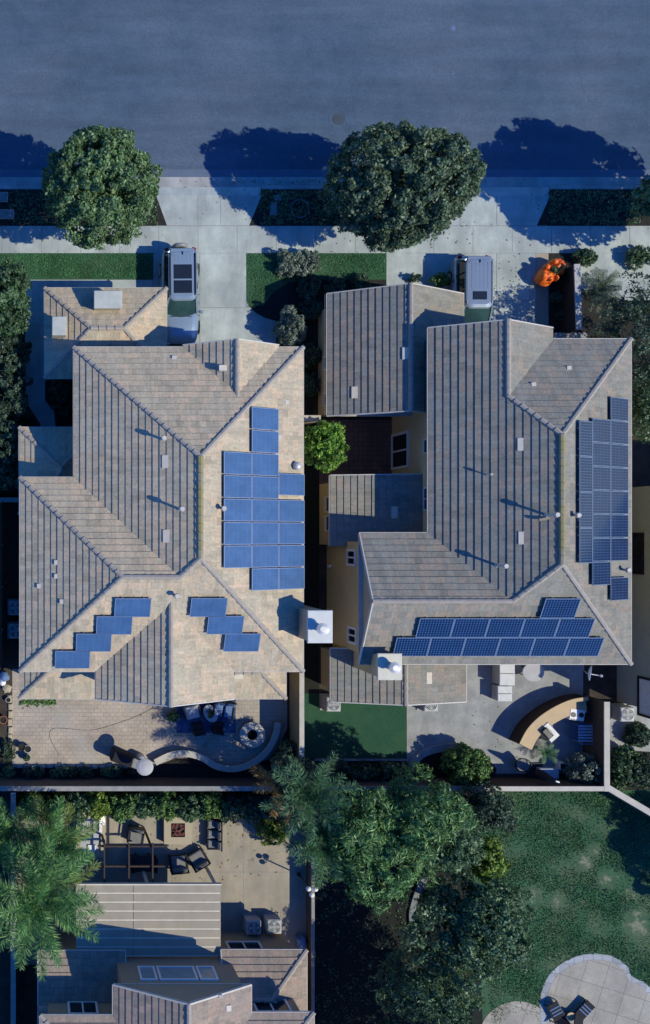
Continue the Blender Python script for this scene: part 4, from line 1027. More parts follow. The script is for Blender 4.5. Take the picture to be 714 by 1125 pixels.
wallpoly(h4, [(X(125, ZE) + .4, wy4), (X(276, ZE) - .4, wy4), (X(276, ZE) - .4, wy4 - 8.6), (X(125, ZE) + .4, wy4 - 8.6)], ZE - 0.06, 'stucco_brown')
gm = MB(); gable_wall(gm, (X(125, ZE) + .4, wy4 - .002, ZE - 0.1), (X(276, ZE) - .4, wy4 - .002, ZE - 0.1), (g4[5].x, wy4 - .002, g4[5].z - 0.25), (0, -0.2, 0)); gm.build('gable', 'stucco_brown', h4)
wl4 = Y(1116, ZE) - .3
wallpoly(h4, [(X(45, ZE) + .4, wl4), (X(140, ZE), wl4), (X(140, ZE), wl4 - 8.6), (X(45, ZE) + .4, wl4 - 8.6)], ZE - 0.12, 'stucco_brown')
wr4 = Y(1113, ZE) - .3
wallpoly(h4, [(X(260, ZE), wr4), (X(345, ZE) - .4, wr4), (X(345, ZE) - .4, wr4 - 8.6), (X(260, ZE), wr4 - 8.6)], ZE - 0.13, 'stucco_brown')
wlow = Y(1044, ZL) - .35
wallpoly(h4, [(X(243, ZL), wlow), (X(337, ZL) - .4, wlow), (X(337, ZL) - .4, wlow - 3), (X(243, ZL), wlow - 3)], ZL - 0.1, 'stucco_brown')
wallpoly(h4, [(X(42, ZL) + .4, wlow - 0.1), (X(124, ZL), wlow - 0.1), (X(124, ZL), wlow - 3), (X(42, ZL) + .4, wlow - 3)], ZL - 0.12, 'stucco_brown')
def nwz(Yw, py): return H - (-Yw) * F / (py - CY)
def nwin(Yw, pxa, pxb, py, h, panes, glass='glass', **k):
    z = nwz(Yw, py); window(h4, ((X(pxa, z) + X(pxb, z)) / 2, Yw, z), 'N', X(pxb, z) - X(pxa, z), h, panes, glass=glass, **k)
nwin(wy4, 153, 172, 1070, 1.35, 1, 'curtain', bar_w=0.1); nwin(wy4, 174, 216, 1070, 1.35, 1, 'curtain', bar_w=0.1); nwin(wy4, 218, 238, 1070, 1.35, 1, 'curtain', bar_w=0.1)
nwin(wl4, 75, 108, 1108, 1.2, 2, bar_w=0.1); nwin(wr4, 279, 318, 1105.5, 1.2, 2, bar_w=0.1); nwin(wlow, 250, 288, 1040, 1.0, 2, bar_w=0.1)
low_vent(roof4, g4[1], 252, 1108, 0.3, 0.25, 0.12); low_vent(roof4, pN(Y(1045, ZL), ZL, 0.3), 100, 1075, 0.5, 0.3, 0.09, 'gutter_dk', 'tile_vent'); low_vent(roof4, g4[1], 243, 1095, 0.16, 0.16, 0.2)

# ================================================================ HOUSE AT THE RIGHT EDGE
h3 = thing('house', 'grey-green stucco wall of the neighbouring house at the right edge of the photo', 'house', (34, -3, 0))
HX = 30.75
R3 = RoofSet(); R3.hip(30.35, 43.4, -9.2, 2.7, ZE, T, 'HH'); r3 = R3.build(h3, 'tile_b')
wallpoly(h3, [(HX, -8.8), (43, -8.8), (43, 2.3), (HX, 2.3)], ZE - 0.08, 'stucco_green')
z = wz(HX, 700); window(h3, (HX, Y(608, z), z), 'W', 2.1, 1.0, 2, frame='dark_metal', bar_w=0.09)
z = wz(HX, 709); window(h3, (HX, Y(766, z), z), 'W', 2.0, 1.15, 1, frame='dark_metal', glass='fabric_white', bar_w=0.12)
# ================================================================ WALLS AND FENCES
def wall_line(name, label, cat, pts, z, mat, cap, th=0.18, capw=0.24, group=None, caph=0.07, base=-0.1):
    """masonry wall along world points, with a coping"""
    o = Vector((sum(p[0] for p in pts) / len(pts), sum(p[1] for p in pts) / len(pts), 0))
    t = thing(name, label, cat, o, group)
    v = [Vector((p[0], p[1])) for p in pts]
    MB().prism(ribbon(v, th), base, z - caph + 0.002).build('wall_body', mat, t)
    MB().prism(ribbon(v, capw), z - caph, z).build('coping', cap, t)
    return t
ZW = 1.8
yS = Y(866.5, ZW)
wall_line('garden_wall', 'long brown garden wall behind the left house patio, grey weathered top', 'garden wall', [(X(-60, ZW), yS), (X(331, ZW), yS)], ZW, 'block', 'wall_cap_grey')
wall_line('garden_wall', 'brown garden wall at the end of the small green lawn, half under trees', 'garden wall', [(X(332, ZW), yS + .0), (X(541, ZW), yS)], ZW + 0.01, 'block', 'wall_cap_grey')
wall_line('garden_wall', 'garden wall with clean cream top behind the curved bar', 'garden wall', [(X(541.5, ZW), yS), (X(664, ZW), yS)], ZW + 0.02, 'wood_brown', 'wall_cap')
wall_line('garden_wall', 'cream topped wall running diagonally from the patio corner to the right edge', 'garden wall', [(X(667.5, ZW), yS + .05), (X(770, ZW), Y(926, ZW))], ZW + 0.015, 'block', 'wall_cap', 0.2, 0.3)
wall_line('garden_wall', 'cream topped wall between the curved bar patio and the neighbour with the white fan unit', 'garden wall', [(X(666, ZW), yS - .13), (X(666, ZW), Y(771, ZW))], ZW + 0.03, 'wood_brown', 'wall_cap', 0.2, 0.28)
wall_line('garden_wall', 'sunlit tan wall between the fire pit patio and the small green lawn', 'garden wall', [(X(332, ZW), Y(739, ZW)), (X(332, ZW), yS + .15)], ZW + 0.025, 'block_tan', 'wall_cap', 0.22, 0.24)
wall_line('garden_wall', 'short beige gate wall between the two houses above the lime green tree', 'garden wall', [(X(334, ZW), Y(459.5, ZW)), (X(353, ZW), Y(459.5, ZW))], ZW, 'stucco_sand', 'wall_cap', 0.22, 0.3)
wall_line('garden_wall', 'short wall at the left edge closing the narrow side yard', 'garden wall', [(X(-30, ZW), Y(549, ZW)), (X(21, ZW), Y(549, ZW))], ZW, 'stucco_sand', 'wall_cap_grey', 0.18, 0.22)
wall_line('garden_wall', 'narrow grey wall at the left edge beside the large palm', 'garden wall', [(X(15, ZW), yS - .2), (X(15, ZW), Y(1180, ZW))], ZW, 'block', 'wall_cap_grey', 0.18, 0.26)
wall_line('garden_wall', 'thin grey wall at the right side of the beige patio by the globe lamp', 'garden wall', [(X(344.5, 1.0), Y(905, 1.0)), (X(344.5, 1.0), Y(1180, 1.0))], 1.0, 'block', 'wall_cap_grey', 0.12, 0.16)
wall_line('low_wall', 'pale tapering concrete wall beside the orange inflatable', 'wall', [(X(633.5, 1.5), Y(290, 1.5)), (X(636, 1.5), Y(362, 1.5))], 1.5, 'dark_wood_and_shade', 'cover', 0.2, 0.3)  # dark body colour stands in for shade on the pale wall's face
wall_line('step_wall', 'low stone ledge at the foot of the pale tapering wall', 'wall', [(X(608, .5), Y(369, .5)), (X(645, .5), Y(369, .5))], 0.5, 'block', 'wall_cap_grey', 0.25, 0.34)
# timber fence on the left boundary
fx = X(1.5, ZW)
fe = thing('timber_fence', 'brown timber fence along the left edge of the photo', 'fence', (fx, -1, 0))
pn = MB(); ya, yb_ = Y(552, ZW), Y(738, ZW); k = 0; y = ya
while y > yb_:
    pn.box(fx - .012, fx + .012, max(y - .142, yb_), y, 0.03, ZW - 0.03 - 0.02 * (k % 3)); y -= .15; k += 1
pn.build('boards', 'wood_brown', fe)
for k in range(5):
    yy = ya + (yb_ - ya) * k / 4; MB().box(fx + .015, fx + .1, yy - .05, yy + .05, -0.1, ZW + .03).build('post', 'wood_brown', fe)
for z in (0.4, 1.4): MB().box(fx + .013, fx + .05, yb_, ya, z, z + .09).build('rail', 'wood_brown', fe)

# ================================================================ SOLAR PANELS
def panel_proto(name, label, L, Wd, cells, frame, group):
    """origin in the middle, long side along local x"""
    t = thing(name, label, 'solar panel', (0, 0, 0), group)
    f = MB(); fw, h = 0.028, 0.04
    f.box(-L / 2, L / 2, -Wd / 2, -Wd / 2 + fw, -h, 0); f.box(-L / 2, L / 2, Wd / 2 - fw, Wd / 2, -h, 0)
    f.box(-L / 2, -L / 2 + fw, -Wd / 2 + fw, Wd / 2 - fw, -h, 0); f.box(L / 2 - fw, L / 2, -Wd / 2 + fw, Wd / 2 - fw, -h, 0)
    f.build('frame', frame, t, world=False)
    g = MB(); a, b = L / 2 - fw + .002, Wd / 2 - fw + .002
    g.face([(-a, -b, -.004), (a, -b, -.004), (a, b, -.004), (-a, b, -.004)], [(0, 0), (1, 0), (1, 1), (0, 1)])
    g.face([(-a, b, -.03), (a, b, -.03), (a, -b, -.03), (-a, -b, -.03)], [(0, 0), (1, 0), (1, 1), (0, 1)])
    g.build('cells', cells, t, world=False)
    for a in (-L / 2 + .3, L / 2 - .35): MB().box(a, a + .05, -Wd / 2 - .01, Wd / 2 + .01, -.10, -.042).build('mounting_rail', 'grey_metal', t, world=False)
    return t
GA, GB = 'plain blue solar panels on the left house', 'navy grid solar panels on the right house'
pa = panel_proto('solar_panel', '', 1.6, 0.985, 'pv_blue', 'pv_frame_blue', GA)
pb = panel_proto('solar_panel', '', 1.555, 1.04, 'pv_navy', 'pv_frame', GB)
pc = panel_proto('solar_panel', '', 1.42, 1.04, 'pv_navy', 'pv_frame', GB); pd_ = panel_proto('solar_panel', '', 1.555, 0.98, 'pv_navy', 'pv_frame', GB)
used = set()
def place_panel(proto, pl, c, along, label):
    """along: 'eave' long side along the eave, 'slope' long side up the slope"""
    n = pl.normal(); u = Vector((-pl.n[0], -pl.n[1], pl.t)).normalized(); e = u.cross(n)
    x, y = (e, u) if along == 'eave' else (u, -e)
    o = proto if proto.name not in used else copy_tree(proto)
    used.add(proto.name)
    m = Matrix((x, y, n)).transposed().to_4x4(); m.translation = c
    o.matrix_basis = m; o['label'] = label
ORD = ['first', 'second', 'third', 'fourth', 'fifth', 'sixth', 'seventh', 'eighth']
def axes(pl): 
    n = pl.normal(); u = Vector((-pl.n[0], -pl.n[1], pl.t)).normalized(); return u.cross(n), u
LIFT = 0.19
e, u = axes(me_); south = -e if e.y > 0 else e
c0 = me_.hit(292.2, 510.5, LIFT)
for col, rows, cn in ((0, [0, 1, 2, 3, 4], 'ridge-side'), (1, [-2, -1, 0, 1, 2, 3, 4, 5], 'middle'), (2, [0.83, 2, 3, 4, 5], 'eave-side')):
    for q, r in enumerate(rows):
        if col == 2 and q == 0: lb = 'plain blue panel set apart above the gap in the eave-side column'
        else: lb = 'plain blue panel, %s from the street in the %s column of the big array' % (ORD[q], cn)
        place_panel(pa, me_, c0 + south * (1.03 * r) - u * ((col - 1) * 1.62), 'slope', lb)
for k, (px, py) in enumerate(((146.3, 667.8), (126, 687.3), (103.4, 706.3), (80.1, 725))):
    place_panel(pa, ms, ms.hit(px, py, LIFT), 'eave', 'plain blue panel, %s from the top of the stepped row of four' % ORD[k])
for k, (px, py) in enumerate(((229.7, 667.6), (248.2, 687), (266.4, 706.2))):
    place_panel(pa, ms, ms.hit(px, py, LIFT), 'eave', 'plain blue panel, %s from the top of the stepped row of three' % ORD[k])
e, u = axes(ms2); east = e if e.x > 0 else -e
c0 = ms2.hit(546.5, 711, LIFT)
for row, k0, n_, nm in ((0, -2.5, 6, 'lowest'), (1, -1.97, 5, 'middle')):
    for k in range(n_): place_panel(pb, ms2, c0 + east * ((k0 + k) * 1.575) + u * (row * 1.06), 'eave', 'navy grid panel, %s from the chimney in the %s row above the patio' % (ORD[k], nm))
place_panel(pb, ms2, c0 + east * (1.43 * 1.575) + u * 2.12, 'eave', 'single navy grid panel on top of the two rows facing the back garden')
e, u = axes(me2); south = -e if e.y > 0 else e
c3 = me2.hit(680.3, 449.5, LIFT)
for k in range(7): place_panel(pc, me2, c3 + south * (1.066 * k), 'slope', 'navy grid panel, %s from the street in the eave column of the tall array' % ORD[k])
place_panel(pc, me2, c3 + south * (1.066 * 7.55 + .15), 'slope', 'lone navy grid panel below the small vent pipe at the end of the tall array')
for k in range(7): place_panel(pc, me2, c3 + south * (1.066 * (k + 1)) + u * 1.44, 'slope', 'navy grid panel, %s from the street in the middle column of the tall array' % ORD[k])
for k in range(4): place_panel(pd_, me2, c3 + south * (1.575 * k + 1.48) + u * (1.44 + .73 + .49), 'eave', 'sideways navy panel, %s from the street in the ridge column of the tall array' % ORD[k])

# ================================================================ CARS
def rrect(hx, y0, y1, r, z, n=5, crown=0.0):
    pts = []
    for cx_, cy_, a0 in ((hx - r, y1 - r, 0), (-hx + r, y1 - r, 90), (-hx + r, y0 + r, 180), (hx - r, y0 + r, 270)):
        for k in range(n + 1):
            a = math.radians(a0 + 90 * k / n); pts.append((cx_ + r * math.cos(a), cy_ + r * math.sin(a), z))
    return pts
def suv(label, loc, rz, paint, pano, ribs):
    t = thing('parked_car', label, 'car', loc, 'cars parked on the driveways', rz)
    B = lambda mb, name, mat, parent=t, smooth=False: mb.build(name, mat, parent, world=False, smooth=smooth)
    st = [(-2.44, .70, .36, .92, .95), (-2.36, .84, .30, 1.0, 1.03), (-2.1, .92, .27, 1.03, 1.06), (-1.3, .95, .25, 1.03, 1.05), (0.0, .955, .25, 1.01, 1.03), (0.95, .95, .25, .99, 1.04), (1.35, .945, .26, .965, 1.04), (1.9, .92, .28, .915, .995), (2.2, .86, .32, .86, .93), (2.36, .76, .38, .79, .85), (2.43, .60, .44, .72, .76)]
    rings = []
    for y, w, zb, bt, tp in st:
        h = [(0, zb), (w * .86, zb), (w * .97, zb + .12), (w, zb + .30), (w * .99, bt - .16), (w * .955, bt - .05), (w * .89, bt), (w * .62, bt + (tp - bt) * .7), (w * .58, tp - .012), (0, tp)]
        rings.append([(x, y, z) for x, z in h] + [(-x, y, z) for x, z in h[-2:0:-1]])
    body = B(MB().loft(rings), 'body', paint, smooth=True)
    seam = MB()
    for s in (-1, 1):
        for y in (-1.15, -.05, 1.0): seam.box(s * .9 - .065, s * .9 + .065, y - .008, y + .008, .42, .97)
    B(seam, 'door_seams', 'plastic', body)
    g = MB().loft([rrect(.85, -2.26, 1.02, .30, .98), rrect(.80, -2.18, .72, .28, 1.25), rrect(.70, -2.04, .26, .26, 1.60)])
    B(g, 'side_windows', 'glass')
    rf = MB().loft([rrect(.715, -2.10, .42, .34, 1.585), rrect(.715, -2.12, .43, .34, 1.62), rrect(.675, -2.08, .37, .34, 1.67), rrect(.58, -1.98, .22, .30, 1.703), rrect(.3, -1.7, -.1, .2, 1.715)])
    roof = B(rf, 'roof', paint, smooth=False)
    ws = MB(); rows = []
    for q in range(5):
        f_ = q / 4; rows.append([(x * (.79 - .14 * f_), (1.16 - .76 * f_) - (.26 - .10 * f_) * x * x, 1.005 + .615 * f_ + .02 * math.sin(math.pi * f_)) for x in (-1, -.75, -.4, 0, .4, .75, 1)])
    ws.loft(rows, False, False)
    wsn = B(ws, 'windscreen', 'glass_green', smooth=True)
    wp = MB()
    for s in (-1, 1): bar(wp, Vector((s * .55, 1.09, 1.04)), Vector((s * .03, 1.08, 1.09)), .03, .02)
    B(wp, 'wipers', 'plastic', wsn)
    B(MB().loft([[(-.70, -2.27, 1.08), (.70, -2.27, 1.08), (.60, -2.09, 1.56), (-.60, -2.09, 1.56)], [(-.70, -2.30, 1.09), (.70, -2.30, 1.09), (.60, -2.12, 1.57), (-.60, -2.12, 1.57)]]), 'rear_window', 'glass')
    for s in (-1, 1):
        pl = MB(); bar(pl, Vector((s * .835, .93, 1.0)), Vector((s * .68, .27, 1.63)), .09, .07); B(pl, 'windscreen_pillar', paint)
        pl = MB(); bar(pl, Vector((s * .845, -.35, 1.0)), Vector((s * .71, -.5, 1.6)), .07, .05); B(pl, 'door_pillar', 'plastic'); pl = MB(); bar(pl, Vector((s * .845, -1.35, 1.0)), Vector((s * .71, -1.42, 1.6)), .09, .05); B(pl, 'door_pillar', 'plastic')
        pl = MB(); bar(pl, Vector((s * .79, -2.22, 1.0)), Vector((s * .665, -2.05, 1.62)), .13, .07); B(pl, 'rear_pillar', paint)
        B(MB().tube([(s * .63, -1.95, 1.68), (s * .635, -1.85, 1.745), (s * .635, .05, 1.745), (s * .62, .17, 1.69)], .032 if pano else .02, 8), 'roof_rail', 'steel' if not pano else 'plastic')
        m = MB().rbox((s * 1.03, .86, 1.06), (.22, .13, .17), s * 0.25, .04); bar(m, Vector((s * .86, .85, 1.0)), Vector((s * .96, .86, 1.03)), .06, .05); B(m, 'wing_mirror', paint)
        B(MB().rbox((s * .64, 2.31, .72), (.30, .20, .13), -s * .45, .05), 'headlight', 'lamp_clear')
        B(MB().rbox((s * .70, -2.37, .98), (.22, .12, .26), s * .3, .04), 'tail_light', 'lamp_red')
        for y in (-.72, .35): B(MB().rbox((s * .955, y, .84), (.03, .2, .035), 0, .012), 'door_handle', paint, body)
        for y in (-1.45, 1.5):
            w = MB().loft([[(s * .93 + a, y + r * math.cos(2 * math.pi * j / 24), .36 + r * math.sin(2 * math.pi * j / 24)) for j in range(24)] for a, r in ((-.12, .30), (-.11, .355), (.0, .365), (.025, .35), (.03, .25))])
            ty = B(w, 'wheel', 'rubber', smooth=False)
            r_ = MB().loft([[(s * .93 + a, y + r * math.cos(2 * math.pi * j / 20), .36 + r * math.sin(2 * math.pi * j / 20)) for j in range(20)] for a, r in ((.0, .24), (.04, .24), (.045, .2), (.03, .07))]); B(r_, 'rim', 'steel', ty)
    B(MB().rbox((0, 2.37, .50), (1.2, .14, .16), 0, .05), 'grille', 'plastic'); B(MB().rbox((0, -2.42, .56), (1.3, .12, .2), 0, .05), 'rear_bumper', 'plastic')
    B(MB().rbox((0, -2.10, 1.645), (1.2, .22, .05), 0, .02), 'spoiler', paint)
    if pano:
        B(MB().rbox((0, -.26, 1.715), (.92, .64, .03), 0, .012), 'sunroof', 'glass'); B(MB().rbox((0, -1.02, 1.715), (.92, .72, .03), 0, .012), 'sunroof', 'glass')
    else:
        B(MB().rbox((0, -.22, 1.715), (.72, .42, .03), 0, .012), 'sunroof', 'glass')
    rb = MB()
    for k in range(5):
        x = (-.4 + .2 * k); rb.rbox((x, -1.68 if pano else -1.25, 1.708), (.035, .42 if pano else 1.3, .025), 0, .01)
    B(rb, 'roof_ribs', paint, roof)
    if pano:
        sp = MB().loft([[(r * math.cos(2 * math.pi * j / 24), y, .98 + r * math.sin(2 * math.pi * j / 24)) for j in range(24)] for r, y in ((.30, -2.40), (.37, -2.43), (.39, -2.52), (.36, -2.6), (.2, -2.62))]); B(sp, 'spare_wheel_cover', 'grey_metal', smooth=False)
    ant = MB().rbox((0, -1.95, 1.73), (.05, .16, .06), 0, .02); B(ant, 'antenna', 'plastic', roof)
    hl = MB()
    for s in (-1, 1): bar(hl, Vector((s * .42, 1.2, 1.02)), Vector((s * .30, 2.2, .93)), .03, .02)
    B(hl, 'bonnet_creases', paint, body)
    return t
suv('blue car with a large dark glass roof, parked on the left driveway', (X(201.5, 1.7), 12.12, 0.0), math.pi + 0.01, 'paint_blue', True, True)
suv('silver car with a small dark sunroof, half hidden by the right house', (X(527, 1.75), 11.72, 0.0), math.pi - 0.005, 'paint_silver', False, True)

# ================================================================ STREET
def cover(name, label, cat, px, py, r, z, mat, ring='concrete_old'):
    c = P(px, py, z); t = thing(name, label, cat, (c.x, c.y, z))
    MB().ring((0, 0), r, r * 1.5, -.02, .006, 32).build('collar', ring, t, world=False)
    m = MB().cyl((0, 0), r * 0.97, -.02, .004, 32)
    for k in range(-3, 4): m.box(-r * .7, r * .7, k * r * .2 - .01, k * r * .2 + .01, .004, .012)
    m.build('lid', mat, t, world=False)
    return t
cover('manhole_cover', 'round grey manhole cover in the road between the two tree shadows', 'manhole cover', 371, 130.5, .34, -.133, 'road_lid', 'asphalt')
cover('valve_cover', 'small blue valve cover near the top of the road', 'valve cover', 497, 31, .11, -.133, 'fabric_blue', 'gutter_pan')
cover('valve_cover', 'small pale valve cover in the road, lower of two', 'valve cover', 497, 80, .07, -.133, 'pv_frame', 'gutter_pan')
def lidbox(label, px, py, w, l, h=.06, mat='lid_grey'):
    c = P(px, py, h); t = thing('utility_box', label, 'utility box', (c.x, c.y, 0))
    MB().rbox((0, 0, h / 2 - .03), (w, l, h + .06), 0, .02).build('body', 'concrete_old', t, world=False)
    MB().rbox((0, 0, h + .004), (w * .86, l * .88, .02), 0, .006).build('lid', mat, t, world=False)
lidbox('small square utility box in the planting strip under the middle tree', 306, 217, .36, .26)
lidbox('long utility box in the planting strip beside a metal hoop', 301, 229, .36, .7)
lidbox('square blue-grey utility box in the strip at the left edge', 4, 216, .5, .5, .1, 'lid_grey')
lidbox('wide blue-grey utility box in the strip at the left edge', 7, 235, .85, .48, .1, 'lid_grey')
c = P(330, 229, .05)
t = thing('hoop', 'thin pale metal hoop lying in the planting strip', 'hoop', (c.x, c.y, 0))
MB().tube([(.47 * math.cos(k * math.pi / 18), .47 * math.sin(k * math.pi / 18), .045) for k in range(37)], .022, 6, False).build('ring', 'pv_frame', t, world=False)
st_ = MB()
for k in range(4): st_.cyl((.47 * math.cos(k * 1.57 + .4), .47 * math.sin(k * 1.57 + .4)), .012, -.03, .05, 6)
st_.build('pegs', 'grey_metal', t, world=False)

# orange inflatable by the driveway
c = P(603.5, 299.5, .5)
t = thing('inflatable', 'bright orange lumpy inflatable with a dark green middle', 'inflatable', (c.x, c.y, 0), rz=math.radians(42)); t.scale = (1.12, 1.25, 1.7)
rings = []
for k in range(15):
    a = -1 + 2 * k / 14; w = .36 * (max(0, 1 - a * a) ** .42) * (1 - .30 * math.exp(-(a / .22) ** 2)) + .015
    ring = []
    for j in range(32):
        th = 2 * math.pi * j / 32; q = 1 + .10 * math.cos(8 * th + (0.8 if a > 0 else 0)) + .05 * math.cos(3 * th + 4 * a)
        ring.append((a * .82 + .05 * math.sin(5 * a), w * q * math.cos(th), .30 + w * .8 * q * math.sin(th)))
    rings.append(ring)
MB().loft(rings).build('body', 'orange', t, world=False, smooth=True)
rng0 = random.Random(3)
for k in range(7):
    a = k * .9; MB().ball((.52 * math.cos(a) * (1 if k % 2 else .8), .30 * math.sin(a), .42 + .06 * rng0.random()), .15, 10, 7).build('lobe', 'orange', t, world=False, smooth=True)
m = MB()
for k in range(7):
    a = k * .9; m.loft([[(.05 * math.cos(a + d) + .0, .05 * math.sin(a + d), .52), (.16 * math.cos(a + d * .5), .16 * math.sin(a + d * .5), .62 + .02 * (k % 2)), (.24 * math.cos(a), .24 * math.sin(a), .50)] for d in (-.5, .5)], False, False)
m.ball((0, 0, .5), .13, 10, 6)
m.build('green_middle', 'leafgreen', t, world=False)

# ================================================================ AIR-CONDITIONING UNITS
def ac_proto():
    t = thing('air_conditioner', '', 'air conditioner', (0, 0, 0), 'outdoor air-conditioning units')
    MB().rbox((0, 0, .04), (.86, .86, .08), 0, .01).build('plinth', 'concrete_old', t, world=False)
    b = MB().rbox((0, 0, .44), (.74, .74, .72), 0, .05)
    for k in range(9):
        for s in (-1, 1): b.box(s * .372 - .006, s * .372 + .006, -.3, .3, .14 + k * .065, .17 + k * .065); b.box(-.3, .3, s * .372 - .006, s * .372 + .006, .14 + k * .065, .17 + k * .065)
    b.build('cabinet', 'ac', t, world=False)
    MB().cyl((0, 0), .30, .785, .806, 28).build('fan_well', 'dark_metal', t, world=False)
    bl = MB()
    for k in range(4):
        a = k * math.pi / 2
        p = [(r * math.cos(a + d), r * math.sin(a + d), z) for r, d, z in ((.05, -.3, .81), (.27, -.25, .812), (.27, .35, .822), (.05, .5, .818))]
        bl.loft([p, [(x, y, z + .006) for x, y, z in p]])
    bl.build('fan', 'ac_blue', t, world=False)
    gr = MB()
    for r in (.30, .22, .14, .07): gr.ring((0, 0), r - .009, r + .009, .826, .838, 24)
    for k in range(8):
        a = k * math.pi / 8; bar(gr, Vector((-.3 * math.cos(a), -.3 * math.sin(a), .832)), Vector((.3 * math.cos(a), .3 * math.sin(a), .832)), .012, .01)
    gr.build('grille', 'ac', t, world=False)
    pp = MB().tube([(.3, .39, .3), (.3, .5, .25), (.2, .6, .2)], .02, 6); pp.build('pipe', 'plastic', t, world=False)
    return t
acs = [(366, 774, 'white fan unit on the small green lawn under the low striped roof'), (473, 774, 'white fan unit tucked against the low pink roof on the concrete patio'), (689, 785, 'white fan unit on the path at the right edge, beyond the garden wall'),
       (302, 1018.5, 'right-hand white fan unit of the pair on the beige patio'), (279.5, 1019.5, 'left-hand bluish fan unit of the pair on the beige patio'), (17.5, 668, 'upper white unit in the dark side yard at the left edge'), (17.5, 693.5, 'lower white unit in the dark side yard at the left edge')]
pr = ac_proto()
for k, (px, py, lb) in enumerate(acs):
    c = P(px, py, .8)
    if k == 0: pr.location = (c.x, c.y, 0); pr['label'] = lb
    else: dup(pr, (c.x, c.y, 0), lb)

# ================================================================ LEFT HOUSE: BACK GARDEN
def at(px, py, z=0.0): q = P(px, py, z); return (q.x, q.y, 0)
sw = smooth_curve([(X(a, .45), Y(b, .45)) for a, b in ((171, 838), (188, 830), (205, 828), (223, 833), (238, 842), (256, 845), (273, 841), (289, 831), (299, 818), (304, 806), (306, 794))], 6)
t = thing('seat_wall', 'low winding grey stone seat wall around the fire pit patio', 'seat wall', (sw[30].x, sw[30].y, 0))
MB().prism(ribbon(sw, .26), -.1, .38).build('wall_body', 'stone', t); MB().prism(ribbon(sw, .33), .38, .43).build('coping', 'wall_cap', t)
t = thing('fire_pit', 'round grey stone fire pit with a dark hollow on the paver patio', 'fire pit', at(277.7, 807.5, .4))
MB().ring((0, 0), .31, .60, -.05, .36, 36).build('wall_body', 'stone', t, world=False); MB().ring((0, 0), .27, .66, .36, .43, 36).build('coping', 'wall_cap', t, world=False); MB().cyl((0, 0), .31, -.05, .1, 24).build('ash_bed', 'mulch', t, world=False)
t = tag(MB().prism(pxs([(194.5, 760), (259.5, 760), (259.5, 805), (194.5, 805)], .03), .0205, .034).build('rug', 'rug'), 'dark blue patterned rug under the garden seats', 'rug')
def lounge(label, loc, rz, w, d, mat, name='garden_chair', cat='chair', group=None, arms=True, cush=1, fr='dark_metal', h=.42):
    t = thing(name, label, cat, loc, group, rz)
    for sx in (-1, 1):
        for sy in (-1, 1): MB().rbox((sx * (w / 2 - .05), sy * (d / 2 - .05), h / 2 - .05), (.06, .06, h - .1), 0, .01).build('leg', fr, t, world=False)
    MB().rbox((0, 0, h - .10), (w, d, .07), 0, .02).build('seat_frame', fr, t, world=False)
    for k in range(cush): MB().rbox((-w / 2 + w * (k + .5) / cush, .03, h), (w / cush - .03 - (.16 / cush if arms else 0), d - .12, .14), 0, .05).build('seat_cushion', mat, t, world=False)
    MB().rbox((0, -d / 2 + .03, h + .15), (w, .08, .52), 0, .03, .12).build('backrest', fr, t, world=False)
    for k in range(cush): MB().rbox((-w / 2 + w * (k + .5) / cush, -d / 2 + .13, h + .24), (w / cush - .05 - (.16 / cush if arms else 0), .15, .40), 0, .06, .12).build('back_cushion', mat, t, world=False)
    if arms:
        for sx in (-1, 1): MB().rbox((sx * (w / 2 - .04), 0, h + .10), (.08, d, .08), 0, .02).build('armrest', fr, t, world=False)
    return t
def table(label, loc, rx, ry, h, top, leg, square=False, name='garden_table', rz=0.0, legs=4):
    t = thing(name, label, 'table', loc, None, rz)
    if square: MB().rbox((0, 0, h - .025), (rx * 2, ry * 2, .05), 0, .015).build('tabletop', top, t, world=False)
    else: MB().loft([[(rx * q * math.cos(2 * math.pi * j / 36), ry * q * math.sin(2 * math.pi * j / 36), z) for j in range(36)] for q, z in ((.97, h - .05), (1, h - .03), (1, h - .01), (.98, h))]).build('tabletop', top, t, world=False)
    for k in range(legs):
        a = math.pi / 4 + k * 2 * math.pi / legs; q = .78 if square else .62
        MB().tube([(rx * q * math.cos(a) * (1.3 if square else 1), ry * q * math.sin(a) * (1.3 if square else 1), 0), (rx * q * .95 * math.cos(a) * (1.3 if square else 1), ry * q * .95 * math.sin(a) * (1.3 if square else 1), h - .05)], .03, 8).build('leg', leg, t, world=False)
    return t
lounge('white cushioned armchair at the left of the blue rug', at(212, 782, .6), -2.9, .9, .85, 'cover')
lounge('pale blue garden sofa at the right end of the blue rug', at(247, 780, .6), 3.0, 1.1, .85, 'fabric_blue', 'garden_sofa', 'sofa', cush=2)
table('small white oval table on the blue rug with a green plant on it', at(232, 784, .5), .34, .48, .5, 'cover', 'dark_metal', rz=.5)
shrub('potted_plant', 'small green plant on the white oval table', 232, 784, .62, (.14, .22, .12), 'leaf_mid', 14, .06, 16, .035, 9, 'plant')
for px, py, rz, lb in ((218, 800, .2, 'dark low stool at the front edge of the blue rug, left one'), (240, 799, -.2, 'dark low stool at the front edge of the blue rug, right one')):
    lounge(lb, at(px, py, .4), rz, .6, .55, 'fabric_dark', 'footstool', 'stool', arms=False)
shrub('potted_plant', 'blue flowering plant at the left corner of the blue rug', 191, 787, .3, (.28, .28, .25), 'palm_bluish', 26, .1, 20, .05, 4, 'plant')
